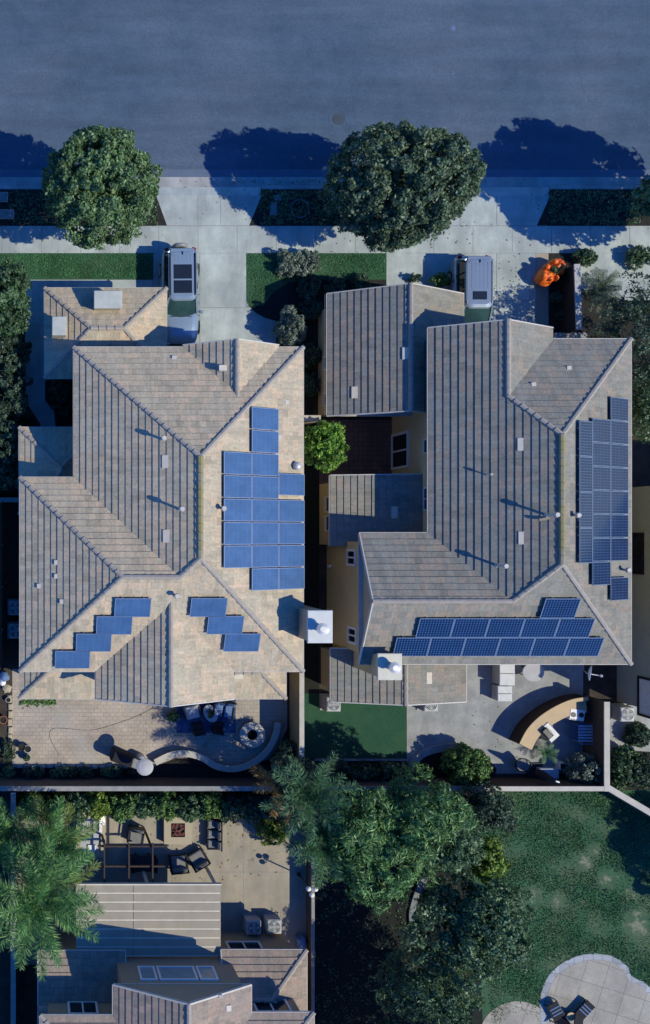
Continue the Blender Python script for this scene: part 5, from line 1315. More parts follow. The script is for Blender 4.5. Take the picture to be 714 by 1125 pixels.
# patio heater and covered barbecue
t = thing('patio_heater', 'patio heater with a round pale dome at the end of the seat wall', 'patio heater', at(160, 843.5, 2.2))
MB().lathe((0, 0, 0), [(.24, 0), (.24, .55), (.17, .62), (.04, .66)], 24).build('base', 'steel', t, world=False)
MB().cyl((0, 0), .035, .6, 2.02, 12).build('pole', 'steel', t, world=False); MB().lathe((0, 0, 1.75), [(.08, 0), (.12, .05), (.12, .26), (.06, .3)], 18).build('burner', 'grey_metal', t, world=False)
MB().lathe((0, 0, 2.06), [(.43, 0), (.42, .03), (.3, .09), (.12, .13), (.04, .14)], 32).build('dome', 'cover', t, world=False)
t = thing('barbecue_grill', 'dark covered barbecue beside the patio heater', 'barbecue', at(135, 834, .9), None, -.35)
MB().rbox((0, 0, .42), (1.1, .6, .84), 0, .05).build('cabinet', 'fabric_dark', t, world=False)
MB().loft([[(-.5, .3 * math.cos(a), .84 + .28 * math.sin(a)) for a in (k * math.pi / 8 for k in range(9))], [(.5, .3 * math.cos(a), .84 + .28 * math.sin(a)) for a in (k * math.pi / 8 for k in range(9))]]).build('hood', 'fabric_dark', t, world=False)
MB().rbox((.75, 0, .8), (.36, .5, .04), 0, .01).build('side_shelf', 'grey_metal', t, world=False)
t = tag(MB().tube([(p.x, p.y, .032) for p in smooth_curve([(X(a), Y(b)) for a, b in ((66, 830), (60, 820), (55, 808), (58, 801), (68, 800), (100, 802), (125, 796), (150, 787), (168, 778))], 8)], .014, 6).build('garden_hose', 'gutter_dk'), 'thin dark hose looping over the paver patio', 'hose')
# pots and stones at the left corner
def pot(label, px, py, r, h, mat, plant=None, seed=1, pr_=.2):
    t = thing('plant_pot', label, 'plant pot', at(px, py, h))
    MB().loft([[(q * math.cos(2 * math.pi * j / 24), q * math.sin(2 * math.pi * j / 24), z) for j in range(24)] for q, z in ((r * .72, 0), (r, h * .9), (r * 1.08, h * .92), (r * 1.08, h), (r * .88, h), (r * .86, h - .07))], True, False).build('pot', mat, t, world=False)
    MB().cyl((0, 0), r * .87, h - .1, h - .06, 20).build('soil', 'mulch', t, world=False)
    if plant:
        rng = np.random.default_rng(seed); c = off_of(t) + Vector((0, 0, h + pr_ * .6)); quads('plant', crown_quads(c, (pr_, pr_, pr_), 22, pr_ * .35, 18, .05, rng), plant, t)
pot('pale round pot, upper of the pair at the lower left of the paver patio', 31, 823, .19, .35, 'pot_grey'); pot('pale round pot, lower of the pair at the lower left of the paver patio', 30, 832.5, .2, .32, 'pot_grey', 'leaf_dark', 3, .13)
pot('dark pot beside the two pale round pots', 24.5, 821, .18, .4, 'plastic'); pot('brown clay pot at the left edge beside the stone edging', 4, 791, .2, .35, 'terracotta'); pot('small pale pot near the heap at the left edge', 9.5, 769, .13, .25, 'pot_grey')
rs = random.Random(2)
for k in range(7):
    MB_ = MB().rbox((0, 0, .05), (.22, .3 + .1 * rs.random(), .16), rs.uniform(-.1, .1), .04); o = MB_.build('edging_stone', 'stucco_sand', None, world=False); q = at(11.5 + rs.uniform(-.5, .5), 768 + k * 8.6, .1); o.location = (q[0], q[1], 0)
    tag(o, 'pale edging stone, %s from the house in the row beside the pavers at left' % ORD[k], 'stone', 'pale stones edging the pavers')
proto_s = None
for k in range(17):
    px = 22 + k * 8.3
    if proto_s is None:
        proto_s = MB().rbox((0, 0, .04), (.3, .2, .14), 0, .04).build('edging_stone', 'pot_grey', None, world=False); o = proto_s
    else: o = proto_s.copy(); COL.objects.link(o)
    q = at(px, 842.5 + rs.uniform(-.5, .5), .1); o.location = (q[0], q[1], 0); o.rotation_euler = (0, 0, rs.uniform(-.15, .15))
    tag(o, 'small grey stone in the row edging the dark bed below the pavers', 'stone', 'grey stones edging the dark bed')
for k, (px, py, w, l, h, mt, nm, lb, ct) in enumerate(((5, 744, .5, .55, .4, 'fabric_blue', 'plastic_bag', 'blue and white bag on the heap at the left edge', 'bag'), (3, 750, .4, .4, .3, 'white', 'plastic_bag', 'white bag on the heap at the left edge', 'bag'), (8, 757, .5, .45, .25, 'stucco_sand', 'rubble_sack', 'pale sack below the bags at the left edge', 'sack'))):
    rg2 = np.random.default_rng(k); m = MB(); rr = []
    for z, q in ((0, .85), (.3, 1.05), (.7, .85), (.92, .45), (1, .2)): rr.append([(w / 2 * q * math.cos(a) * (1 + .12 * rg2.normal()), l / 2 * q * math.sin(a) * (1 + .12 * rg2.normal()), z * h) for a in (j * math.pi / 6 for j in range(12))])
    o = m.loft(rr).build(nm, mt, None, world=False); q = at(px, py, h); o.location = (q[0], q[1], 0); tag(o, lb, ct)

# ================================================================ RIGHT HOUSE: BACK GARDEN
t = thing('lawn_edging', 'straight pale concrete edging at the end of the small green lawn', 'edging', at(396, 834.5))
MB().box(X(346), X(446), Y(835.6), Y(833.4), -.05, .08).build('edge', 'concrete_old', t)
kc = smooth_curve([(X(a, .15), Y(b, .15)) for a, b in ((448, 856), (451, 845), (456, 836), (465, 828), (480, 823), (500, 820.5))], 6)
t = thing('curved_kerb', 'curved grey kerb sweeping round the round bush by the patio', 'kerb', (kc[12].x, kc[12].y, 0)); MB().prism(ribbon(kc, .38), -.05, .15).build('edge', 'concrete_old', t)
tag(MB().prism([(p.x, p.y) for p in kc[4:]] + pxs([(530, 826), (545, 845), (540, 857), (455, 857)]), -.03, .03).build('planting_bed', 'mulch'), kind='structure')
def covered(label, x0, x1, y0, y1, h, name, cat):
    t = thing(name, label, cat, at((x0 + x1) / 2, (y0 + y1) / 2, h)); w, l = X(x1, h) - X(x0, h), Y(y0, h) - Y(y1, h)
    MB().rbox((0, 0, h / 2), (w * .96, l * .96, h), 0, .05).build('body', 'cover', t, world=False); MB().rbox((0, 0, h - .03), (w, l, .09), 0, .03).build('lid', 'fabric_white', t, world=False)
    f = MB(); f.box(-w * .44, w * .44, -.02, .02, h + .012, h + .022); f.build('seam', 'fabric_grey', t, world=False)
covered('long pale covered bench under the roof edge of the right house', 548, 565, 727, 753, .85, 'covered_bench', 'bench'); covered('pale square covered ottoman in front of the long covered bench', 546, 562, 753.6, 770.5, .7, 'ottoman', 'ottoman')
table('round pale grey table beside the covered bench', at(585.5, 738.5, .72), .56, .48, .72, 'cover', 'dark_metal')
# curved bar
oc = [(566, 816), (574, 801), (585, 789), (598, 779.5), (612, 772), (626, 767), (641, 765)]
zb = 1.05
oc = smooth_curve([(X(a + 4, zb), Y(b + 1, zb)) for a, b in oc], 5)
t = thing('curved_bar', 'curved garden bar with a wide tan counter and dark wooden front', 'garden bar', (oc[15].x, oc[15].y, 0))
def offs(pts, d):
    r = []
    for k, p in enumerate(pts):
        q = (pts[min(k + 1, len(pts) - 1)] - pts[max(k - 1, 0)]).normalized(); r.append(p + Vector((q.y, -q.x)) * d)
    return r
i1 = offs(oc, .62); i0 = offs(oc, .14)
MB().prism([(p.x, p.y) for p in oc + i0[::-1]], -.05, zb).build('front', 'dark_wood_and_shade', t)
MB().prism([(p.x, p.y) for p in offs(oc, -.02) + offs(oc, .16)[::-1]], zb, zb + .05).build('ledge', 'wood_tan', t)
MB().prism([(p.x, p.y) for p in i0 + i1[::-1]], -.05, .78).build('counter_base', 'stucco_brown', t)
MB().prism([(p.x, p.y) for p in offs(oc, .165) + offs(oc, .82)[::-1]], .78, .86).build('countertop', 'wood_tan', t)
t = thing('built_in_grill', 'steel barbecue with a dark lid set beside the tan counter', 'barbecue', at(604, 805, .95), None, math.radians(42))
MB().rbox((0, 0, .45), (.62, .95, .9), 0, .04).build('cabinet', 'steel', t, world=False); MB().rbox((-.16, .1, .97), (.34, .6, .16), 0, .05).build('lid', 'dark_metal', t, world=False); MB().tube([(.02, -.2, 1.02), (.05, .1, 1.04), (.02, .4, 1.02)], .018, 8).build('handle', 'steel', t, world=False)
t = thing('cooktop', 'white cooktop with two dark rings at the end of the tan counter', 'cooktop', at(634, 785.5, .9), None, math.radians(-8))
MB().rbox((0, 0, .44), (.78, .58, .88), 0, .03).build('body', 'white', t, world=False)
for sx in (-1, 1): MB().cyl((sx * .2, .02 * sx), .13, .88, .90, 20).build('burner', 'dark_metal', t, world=False)
for k in range(3): MB().cyl((-.25 + .12 * k, -.25), .025, .88, .91, 10).build('knob', 'dark_metal', t, world=False)
t = thing('garden_cart', 'blue framed garden trolley beside the right-hand garden wall', 'trolley', at(643, 806, .8), None, 0)
for sx in (-1, 1):
    for sy in (-1, 1): MB().cyl((sx * .36, sy * .42), .03, 0, .82, 8).build('leg', 'fabric_blue', t, world=False)
for z in (.3, .78):
    m = MB()
    for k in range(6): m.box(-.38, .38, -.42 + k * .15, -.33 + k * .15, z, z + .03)
    m.build('shelf', 'fabric_blue' if z < .5 else 'ac_blue', t, world=False)
MB().tube([(-.36, -.42, .82), (-.36, -.5, .95), (.36, -.5, .95), (.36, -.42, .82)], .022, 8).build('handle', 'fabric_blue', t, world=False)
t = thing('storage_box', 'long blue-grey storage box against the cream topped wall', 'storage box', at(603, 850, .5)); MB().rbox((0, 0, .22), (.95, .5, .44), 0, .03).build('body', 'ac_blue', t, world=False); MB().rbox((0, 0, .47), (1.0, .54, .07), 0, .03).build('lid', 'ac_blue', t, world=False)
t = thing('planter_box', 'small white planter cube beside the blue-grey storage box', 'planter', at(618.5, 842, .5)); MB().rbox((0, 0, .24), (.36, .36, .48), 0, .03).build('body', 'white', t, world=False); MB().rbox((0, 0, .47), (.29, .29, .04), 0, .01).build('soil', 'mulch', t, world=False)
t = thing('cantilever_umbrella', 'closed dark garden umbrella hanging from a curved white arm by the back wall', 'umbrella', at(586, 846))
MB().rbox((0, 0, .05), (.8, .8, .1), 0, .03).build('base', 'dark_metal', t, world=False)
MB().tube([(.25, -.2, .05), (.35, -.22, .8), (.25, -.1, 1.8), (-.05, .0, 2.35), (-.3, .1, 2.5)], .035, 10).build('arm', 'white', t, world=False)
MB().lathe((-.3, .1, .75), [(.03, 0), (.17, .12), (.22, .5), (.15, 1.1), (.08, 1.6), (.03, 1.74)], 12).build('canopy', 'fabric_dark', t, world=False)
t = thing('garden_chair', 'round dark wire chair by the foot of the closed umbrella', 'chair', at(573, 840, .5))
MB().tube([(.34 * math.cos(k * math.pi / 12), .34 * math.sin(k * math.pi / 12), .62 + .16 * math.cos(k * math.pi / 12)) for k in range(25)], .025, 6, False).build('rim', 'dark_metal', t, world=False)
MB().lathe((0, 0, .34), [(.06, 0), (.24, .05), (.31, .22), (.33, .28)], 20).build('seat', 'fabric_grey', t, world=False)
for k in range(4):
    a = .8 + k * 1.57; MB().tube([(.3 * math.cos(a), .3 * math.sin(a), 0), (.15 * math.cos(a), .15 * math.sin(a), .38)], .015, 6).build('leg', 'dark_metal', t, world=False)
# dish under the eave
z = 5.0; c = P(649, 740, z)
t = thing('satellite_dish', 'white satellite dish at the south-east corner of the grey-roofed house', 'satellite dish', (c.x, c.y, z - .6))
R_ = Matrix.Rotation(math.radians(60), 3, 'Y') @ Matrix.Rotation(math.radians(8), 3, 'X')
m = MB(); rr = []
for q, d in ((.05, .0), (.18, .02), (.3, .06), (.36, .09), (.36, .11), (.05, .03)): rr.append([tuple(R_ @ Vector((q * math.cos(a), q * math.sin(a), d)) + Vector((-.15, .05, .6))) for a in (j * math.pi / 14 for j in range(28))])
m.loft(rr).build('dish', 'white', t, world=False)
MB().tube([(-.15, .0, .4), (.1, -.05, .5), (.42, -.1, .62)], .02, 8).build('feed_arm', 'white', t, world=False); MB().ball((.44, -.1, .64), .07, 10, 7).build('receiver', 'cover', t, world=False); MB().tube([(-.15, .4, .25), (-.15, .1, .25), (-.15, .02, .55)], .025, 8).build('bracket', 'grey_metal', t, world=False)

# ================================================================ GARDENS TO THE SOUTH
# slatted patio cover of the bottom house
zc = 2.75; t = thing('patio_cover', 'pale slatted patio roof in front of the bottom house', 'patio cover', at(164, 1012))
x0_, x1_, y0_, y1_ = X(84, zc), X(243, zc), Y(1051, zc), Y(972.5, zc); y = y1_; k = 0
sl_ = MB(); ra = MB()
while y - .43 > y0_:
    sl_.box(x0_, X(147, zc) - .012, y - .37, y, zc - .04 + .003 * (k % 2), zc + .003 * (k % 2)); sl_.box(X(147, zc) + .012, x1_, y - .37, y, zc - .04 + .003 * ((k + 1) % 2), zc + .003 * ((k + 1) % 2))
    ra.box(x0_ + .02, x1_ - .02, y - .436, y - .374, zc - .08, zc - .012); y -= .44; k += 1
sl_.build('deck', 'slat', t); ra.build('battens', 'slat_light', t)
for px in (86, 118, 147, 176, 207, 241): MB().box(X(px, zc) - .04, X(px, zc) + .04, y0_, y1_ - .02, zc - .24, zc - .085).build('rafter', 'slat_light', t)
MB().box(x0_ - .05, x1_ + .05, y1_, y1_ + .06, zc - .2, zc + .01).build('fascia', 'slat_light', t)
for px in (90, 164, 239): MB().rbox((X(px, zc), y1_ - .12, 1.25), (.14, .14, 2.6), 0, .02).build('post', 'slat_light', t)
# dark pergola in front
zp = 2.3; t = thing('pergola', 'small dark timber pergola north of the pale slatted roof', 'pergola', at(148, 950))
for py in (930, 952): MB().box(X(108, zp), X(182, zp), Y(py, zp) - .04, Y(py, zp) + .04, zp - .14, zp).build('beam', 'dark_wood_and_shade', t)
for px in (115, 142, 168): MB().box(X(px, zp) - .035, X(px, zp) + .035, Y(970, zp), Y(926, zp), zp + .002, zp + .12).build('rafter', 'dark_wood_and_shade', t)
for px, py in ((116, 931), (167, 931)): MB().rbox((X(px, zp), Y(py, zp), zp / 2 - .05), (.1, .1, zp - .14), 0, .015).build('post', 'dark_wood_and_shade', t)
# raised spa
t = thing('garden_spa', 'raised square water feature with pale stone rim beside the big palm', 'water feature', at(100, 918, .5))
xa, xb_, yb2_, ya2 = X(84, .5), X(116, .5), Y(942, .5), Y(893, .5)
fr_ = MB(); w_ = .22
for a in ((xa, xb_, ya2 - w_, ya2), (xa, xb_, yb2_, yb2_ + w_), (xa, xa + w_, yb2_ + w_, ya2 - w_), (xb_ - w_, xb_, yb2_ + w_, ya2 - w_)): fr_.box(*a, -.05, .5)
fr_.build('rim', 'stucco_sand', t); MB().box(xa + w_, xb_ - w_, yb2_ + w_, ya2 - w_, -.05, .38).build('water', 'cover', t)
MB().box(X(97, .5), X(106, .5), yb2_ + .3, yb2_ + .62, .38, .46).build('spout', 'white', t); MB().box(X(109.5, .5), X(112.5, .5), ya2 - 1.0, ya2 - .3, .38, .55).build('spout', 'white', t)
# square fire table
t = thing('fire_table', 'square pale stone fire table filled with red rocks', 'fire table', at(196, 912, .4))
m = MB(); q = .72
for a in ((-q, q, q - .36, q), (-q, q, -q, -q + .36), (-q, -q + .36, -q + .36, q - .36), (q - .36, q, -q + .36, q - .36)): m.box(*a, 0, .42)
m.build('rim', 'stucco_sand', t, world=False); MB().box(-q + .37, q - .37, -q + .37, q - .37, 0, .3).build('burner_tray', 'dark_metal', t, world=False)
lv = MB()
for k in range(42): lv.rbox((rs.uniform(-.3, .3), rs.uniform(-.3, .3), .33 + rs.uniform(0, .06)), (rs.uniform(.07, .14), rs.uniform(.07, .14), rs.uniform(.06, .1)), rs.uniform(0, 3), .02, rs.uniform(-.4, .4))
o = lv.build('lava_rocks', 'lava', t, world=False); o['kind'] = 'stuff'
lounge('grey garden armchair left of the fire table', at(150, 918, .5), 3.0, .85, .85, 'fabric_grey'); lounge('grey armchair below the fire table, facing it', at(197, 949, .5), 0.1, .95, .8, 'fabric_grey'); lounge('grey armchair turned towards the fire table from the right', at(218, 944, .5), .55, .95, .8, 'fabric_grey')
lounge('long grey garden bench right of the fire table', at(235.5, 917, .5), math.pi / 2, 1.55, .7, 'fabric_grey', 'garden_bench', 'bench', cush=3)
table('small dark dining table under the dark pergola', at(158, 949, .72), .5, .42, .72, 'plastic', 'dark_metal', True)
for k, (px, py, rz) in enumerate(((149, 946, -1.57), (149, 953, -1.57), (168, 946, 1.57), (168, 953, 1.57))): lounge('dark dining chair, %s of the dark table under the pergola' % ('upper left', 'lower left', 'upper right', 'lower right')[k], at(px, py, .5), rz, .42, .42, 'fabric_dark', 'dining_chair', 'chair', 'dining chairs under the pergola', arms=False)
t = thing('globe_lamp', 'dark lamp post with three white globes at the patio edge', 'lamp post', at(343, 978.5, 2.2))
MB().cyl((0, 0), .11, 0, .25, 14, .06).build('base', 'dark_metal', t, world=False); MB().cyl((0, 0), .035, .2, 2.1, 10).build('pole', 'dark_metal', t, world=False)
for k in range(3):
    a = .5 + k * 2.094; b = (.2 * math.cos(a), .2 * math.sin(a)); ar = MB().tube([(0, 0, 2.0), (b[0] * .7, b[1] * .7, 1.98), (b[0], b[1], 2.1)], .02, 8).build('arm', 'dark_metal', t, world=False); MB().ball((b[0], b[1], 2.23), .13, 16, 10).build('globe', 'white', t, world=False, smooth=True)
t = tag(MB().rbox((0, 0, .3), (.45, .5, .6), .2, .08).build('plastic_bin', 'fabric_blue', None, world=False), 'pale blue plastic bin at the corner of the low brown roof', 'bin'); q = at(332, 1036, .5); t.location = (q[0], q[1], 0)
# loungers on the stone terrace
def lounger(label, px, py, rz):
    t = thing('sun_lounger', label, 'sun lounger', at(px, py, .35), 'loungers on the stone terrace', rz)
    for sx in (-1, 1):
        MB().rbox((sx * .3, 0, .3), (.05, 1.2, .05), 0, .015).build('side_rail', 'dark_metal', t, world=False)
        for y in (-.5, .55): MB().rbox((sx * .3, y, .14), (.05, .05, .3), 0, .012).build('leg', 'dark_metal', t, world=False)
    MB().rbox((0, .15, .345), (.58, .95, .05), 0, .02).build('seat', 'fabric_dark', t, world=False)
    MB().rbox((0, -.55, .58), (.58, .75, .05), 0, .02, math.radians(-42)).build('backrest', 'fabric_dark', t, world=False)
    s_ = MB()
    for k in range(3): s_.rbox((0, .0 + k * .17, .375), (.54, .06, .012), 0, .004)
    s_.build('stripes', 'fabric_blue', t, world=False)
lounger('dark garden lounger on the stone terrace, left of the pair', 612, 1114, .5); lounger('dark striped lounger on the stone terrace, right of the pair', 640, 1112, -.75)
table('small orange-brown side table between the two dark loungers', at(627, 1117, .4), .22, .22, .4, 'wood_tan', 'dark_metal')
pth = smooth_curve([(X(a), Y(b)) for a, b in ((468, 960), (461, 972), (455, 986), (451, 1003), (453, 1020), (462, 1034))], 6)
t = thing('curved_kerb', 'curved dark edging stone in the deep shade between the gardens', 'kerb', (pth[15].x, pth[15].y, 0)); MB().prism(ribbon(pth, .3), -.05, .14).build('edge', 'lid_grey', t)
# ================================================================ TREES AND PLANTS
tree('street_tree', 'dense round green street tree left of the left driveway', 110, 206, 4.3, (2.65, 2.45, 2.5), 'leaf_street', 460, .30, 72, .085, 11, amp=.13, ground=(101, 231), group='trees along the street')
tree('street_tree', 'large dense dark green street tree between the two driveways', 439, 206, 4.4, (3.35, 2.85, 2.7), 'leaf_street_b', 680, .31, 72, .088, 12, amp=.15, ground=(391, 231), group='trees along the street')
tree('street_tree', 'street tree out of view whose shadow crosses the kerb at upper right', 806, 205, 5.3, (3.5, 2.8, 2.9), 'leaf_street', 420, .42, 50, .15, 13, ground=(712, 231), group='trees along the street', amp=.2)
tree('street_tree', 'street tree beyond the left edge of the photo', -98, 212, 4.6, (2.9, 2.6, 2.5), 'leaf_street', 200, .42, 45, .15, 14, ground=(-88, 231), group='trees along the street')
# left boundary
tree('garden_tree', 'leafy green tree at the left edge beside the front lawn', 4, 330, 3.0, (1.15, 1.75, 1.6), 'leaf_hedge', 150, .28, 60, .09, 21, tr=.09)
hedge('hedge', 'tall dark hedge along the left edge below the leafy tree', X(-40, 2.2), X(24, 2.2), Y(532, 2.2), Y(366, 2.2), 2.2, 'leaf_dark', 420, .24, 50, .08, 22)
shrub('shrub', 'dark shrub in the narrow bed beside the shaded path', 68, 433, .5, (.6, .8, .5), 'leaf_dark', 60, .16, 40, .06, 23)
# middle front
hedge('hedge', 'small clipped grey-green hedge in the middle front lawn', X(311, .8), X(350, .8), Y(298, .8), Y(277, .8), .8, 'leaf_grey', 130, .13, 50, .05, 24, rnd=.07)
shrub('shrub', 'grey-green conical shrub beside the left driveway', 320, 363, 1.3, (.62, .85, 1.1), 'leaf_grey', 110, .16, 45, .06, 25, rc=None) if False else shrub('shrub', 'grey-green conical shrub beside the left driveway', 320, 363, 1.2, (.6, .8, 1.0), 'leaf_grey', 90, .17, 45, .06, 25)
shrub('shrub', 'small grey-green shrub tip just above the conical shrub', 317, 344, 1.1, (.3, .3, .6), 'leaf_grey', 36, .12, 35, .05, 26)
k = 0
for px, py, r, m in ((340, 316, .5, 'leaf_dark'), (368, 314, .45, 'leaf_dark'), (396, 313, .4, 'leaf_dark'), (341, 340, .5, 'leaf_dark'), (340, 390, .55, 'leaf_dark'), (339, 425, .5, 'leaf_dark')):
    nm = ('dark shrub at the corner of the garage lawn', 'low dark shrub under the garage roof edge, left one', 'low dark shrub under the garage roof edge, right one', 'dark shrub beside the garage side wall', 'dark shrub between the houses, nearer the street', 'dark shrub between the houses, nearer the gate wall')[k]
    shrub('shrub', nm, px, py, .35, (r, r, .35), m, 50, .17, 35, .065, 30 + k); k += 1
shrub('shrub', 'small green plant between the garage and the silver car', 483, 307, .4, (.42, .36, .35), 'leaf_mid', 34, .12, 30, .05, 41); shrub('shrub', 'tiny dark plant at the peak of the garage roof', 455, 306, .3, (.3, .2, .3), 'leaf_dark', 20, .1, 25, .05, 42)
tree('lemon_tree', 'small bright lime green tree between the two houses', 357, 491, 2.6, (.92, 1.15, 1.0), 'leaf_lime', 110, .24, 42, .085, 43, tr=.06)
# right front corner
k = 0
for px, py, r, z, m, lb in ((638, 281, .35, .2, 'leaf_olive', 'olive shrub above the pale tapering wall'), (643, 283, .5, .35, 'leaf_olive', 'small olive shrub right of the pale tapering wall'), (613, 327, .28, .16, 'leaf_dark', 'dark low plant in the shaded bed below the inflatable'), (618, 347, .3, .18, 'leaf_dark', 'dark low plant near the low stone ledge'), (704, 283, .7, .5, 'leaf_olive', 'olive shrub at the right edge by the pavement')):
    shrub('shrub', lb, px, py, z, (r, r * .7, z), m, 50, .17, 35, .06, 50 + k); k += 1
palm('sago_palm', 'low spiky palm beside the pale tapering wall', 656, 318, .9, 1.2, 26, 'leaf_dark', 61, (.5, 1.0), .22, trunk_r=.14, el=(.1, 1.0), pairs=26, wid=.025)
tree('garden_tree', 'loose grey-green tree at the right edge beside the grey-roofed house', 702, 380, 3.4, (1.8, 2.6, 1.5), 'leaf_dark', 380, .30, 40, .065, 62, tr=.08, amp=.35, shell=(.6, 1.1), fill=False)
tree('garden_tree', 'grey-green tree hidden behind the solar roof at the right edge', 708, 445, 3.0, (1.0, 1.6, 1.3), 'leaf_olive', 110, .3, 40, .075, 63, tr=.07)
# H1 back bed
rg4 = random.Random(8)
for k in range(9):
    shrub('shrub', 'low dark plant in the shaded bed along the brown wall, %s from the left' % (ORD + ['ninth'])[k], 12 + k * 17 + rg4.uniform(-4, 4), 848, .25, (.34, .24, .25), 'leaf_dark' if k % 3 else 'leaf_olive', 26, .11, 22, .05, 70 + k)
shrub('shrub', 'dark plant at the left end of the stone edging', 8, 824, .3, (.4, .5, .3), 'leaf_dark', 40, .13, 28, .05, 81)
shrub('shrub', 'tall dark shrub at the corner of the tan wall by the seat wall', 318, 832, .9, (.6, .8, .8), 'leaf_dark', 80, .2, 40, .07, 82)
tag(quads('weeds', (lambda r: leaf_quads(np.stack([r.uniform(X(22), X(62), 500), r.normal(Y(771), .1, 500), r.uniform(.02, .12, 500)], 1), np.tile([0, 0, 1.], (500, 1)), .06, r))(np.random.default_rng(4)), 'leaf_mid'), 'strip of green weeds growing along the foot of the left house', 'weeds', kind='stuff')
tree('garden_tree', 'dark bushy tree at the corner of the tan wall beside the palms', 325, 853, 3.8, (1.0, 1.0, 1.5), 'leaf_dark', 110, .26, 42, .08, 83, tr=.07)
# H2 garden
shrub('shrub', 'round green bush by the curved kerb on the concrete patio', 509, 842, 1.0, (1.05, .95, .9), 'leaf_mid', 130, .22, 45, .075, 91)
k = 0
for px, py, r, lb in ((352, 848, .6, 'first'), (374, 846, .6, 'second'), (398, 848, .6, 'third'), (421, 847, .6, 'fourth'), (441, 850, .5, 'fifth')):
    shrub('shrub', 'dark shrub in the bed beyond the small lawn, %s from the tan wall' % lb, px, py, .5, (r, .4, .5), 'leaf_dark', 50, .17, 34, .065, 95 + k); k += 1
shrub('shrub', 'grey-green round bush in the corner of the curved bar patio', 640, 843, .8, (.75, .75, .75), 'leaf_grey', 90, .18, 40, .065, 101)
palm('garden_palm', 'tiny feathery palm beside the steel barbecue', 598, 826, .5, .7, 14, 'palm_bluish', 102, (.6, 1.1), .16, trunk_r=.05, el=(0, 1.1), pairs=18, wid=.018, cat='plant')
for k, (px, py, r, m, lb) in enumerate(((683, 840, .8, 'leaf_hedge', 'leafy bush beyond the garden wall, near the diagonal wall'), (706, 846, .8, 'leaf_dark', 'dark bush at the right edge above the diagonal wall'), (700, 808, .5, 'leaf_dark', 'low plant beside the white fan unit at the right edge'), (676, 858, .5, 'leaf_hedge', 'small bush in the corner where the walls meet'))):
    shrub('shrub', lb, px, py, r * .75, (r, r, r * .8), m, 75, .2, 40, .075, 105 + k)
# gardens to the south
ps = [(36, 884, .6, 'leaf_mid'), (62, 886, .7, 'leaf_mid'), (86, 884, .7, 'leaf_hedge'), (110, 882, .7, 'leaf_yellow'), (134, 886, .75, 'leaf_mid'), (158, 884, .75, 'leaf_hedge'), (182, 884, .7, 'leaf_mid'), (206, 886, .75, 'leaf_hedge'), (230, 884, .75, 'leaf_mid'), (254, 886, .8, 'leaf_dark'), (278, 886, .8, 'leaf_dark'), (302, 884, .8, 'leaf_dark')]
tn = ['first', 'second', 'third', 'fourth', 'fifth', 'sixth', 'seventh', 'eighth', 'ninth', 'tenth', 'eleventh', 'twelfth']
for k, (px, py, r, m) in enumerate(ps):
    shrub('shrub', '%s bush in the row below the long brown wall, %s from the left' % ({'leaf_mid': 'green', 'leaf_hedge': 'green', 'leaf_yellow': 'yellow-green', 'leaf_dark': 'dark'}[m], tn[k]), px, py, 1.0, (r, .62, .9), m, 85, .2, 40, .075, 120 + k, group='bushes along the long brown wall')
shrub('shrub', 'white flowering patch among the bushes near the water feature', 112, 897, .8, (.2, .4, .3), 'flower', 16, .08, 16, .04, 140)
shrub('shrub', 'pale yellow-green bush at the top right corner of the beige patio', 299, 913, .6, (.75, .55, .5), 'leaf_yellow', 60, .18, 34, .06, 141)
palm('palm_tree', 'very large green palm at the left edge, yellow at some frond tips', 42, 985, 5.2, 3.3, 34, 'palm_green', 150, (.7, 1.2), .5, tip='palm_tip', dry=None, trunk_r=.24, el=(-.3, 1.25), wid=.035, pairs=95, plume=True)
palm('palm_tree', 'second green palm crown just above the very large one', 60, 925, 4.2, 2.2, 20, 'palm_green', 151, (.7, 1.2), .45, tip='palm_tip', trunk_r=.18, el=(-.3, 1.2), wid=.035, pairs=80, plume=True)
palm('palm_tree', 'small palm crown at the left edge above the very large one', 12, 915, 3.8, 1.8, 16, 'palm_green', 155, (.7, 1.2), .4, tip='palm_tip', trunk_r=.14, el=(-.2, 1.2), wid=.035, pairs=70, plume=True)
palm('palm_tree', 'bluish green palm with upright fronds at the end of the tan wall', 338, 872, 5.0, 2.1, 22, 'palm_bluish', 152, (.5, 1.0), .42, trunk_r=.12, el=(.1, 1.2), wid=.03, pairs=70, plume=True)
palm('palm_tree', 'palm with dry orange-brown fronds near the seat wall', 306, 862, 4.0, 1.5, 9, 'palm_dry', 153, (.5, .9), .35, trunk_r=.1, el=(.1, .9), wid=.03, pairs=34)
palm('palm_tree', 'bluish green palm at the top right of the beige patio', 356, 925, 4.6, 2.0, 26, 'palm_bluish', 154, (.6, 1.1), .4, trunk_r=.12, el=(0, 1.2), wid=.03, pairs=70, plume=True)
tree('conifer_tree', 'large feathery green tree at the centre bottom', 402, 925, 4.6, (2.5, 2.1, 2.2), 'leaf_feather', 300, .40, 46, .14, 160, aspect=.2, amp=.45, out=1.6)
tree('conifer_tree', 'feathery bright green tree leaning over the garden wall at the centre', 448, 893, 4.2, (2.1, 1.5, 1.9), 'leaf_feather', 230, .40, 46, .14, 170, aspect=.2, amp=.45, out=1.6)
tree('garden_tree', 'dark leafy tree between the feathery tree and the lawn', 482, 920, 3.8, (1.9, 1.9, 1.7), 'leaf_olive', 190, .34, 45, .09, 161, amp=.35)
tree('garden_tree', 'dark grey-green tree behind the garden wall left of the lawn', 528, 888, 2.6, (1.5, 1.0, 1.3), 'leaf_dark', 110, .28, 40, .085, 162, amp=.3)
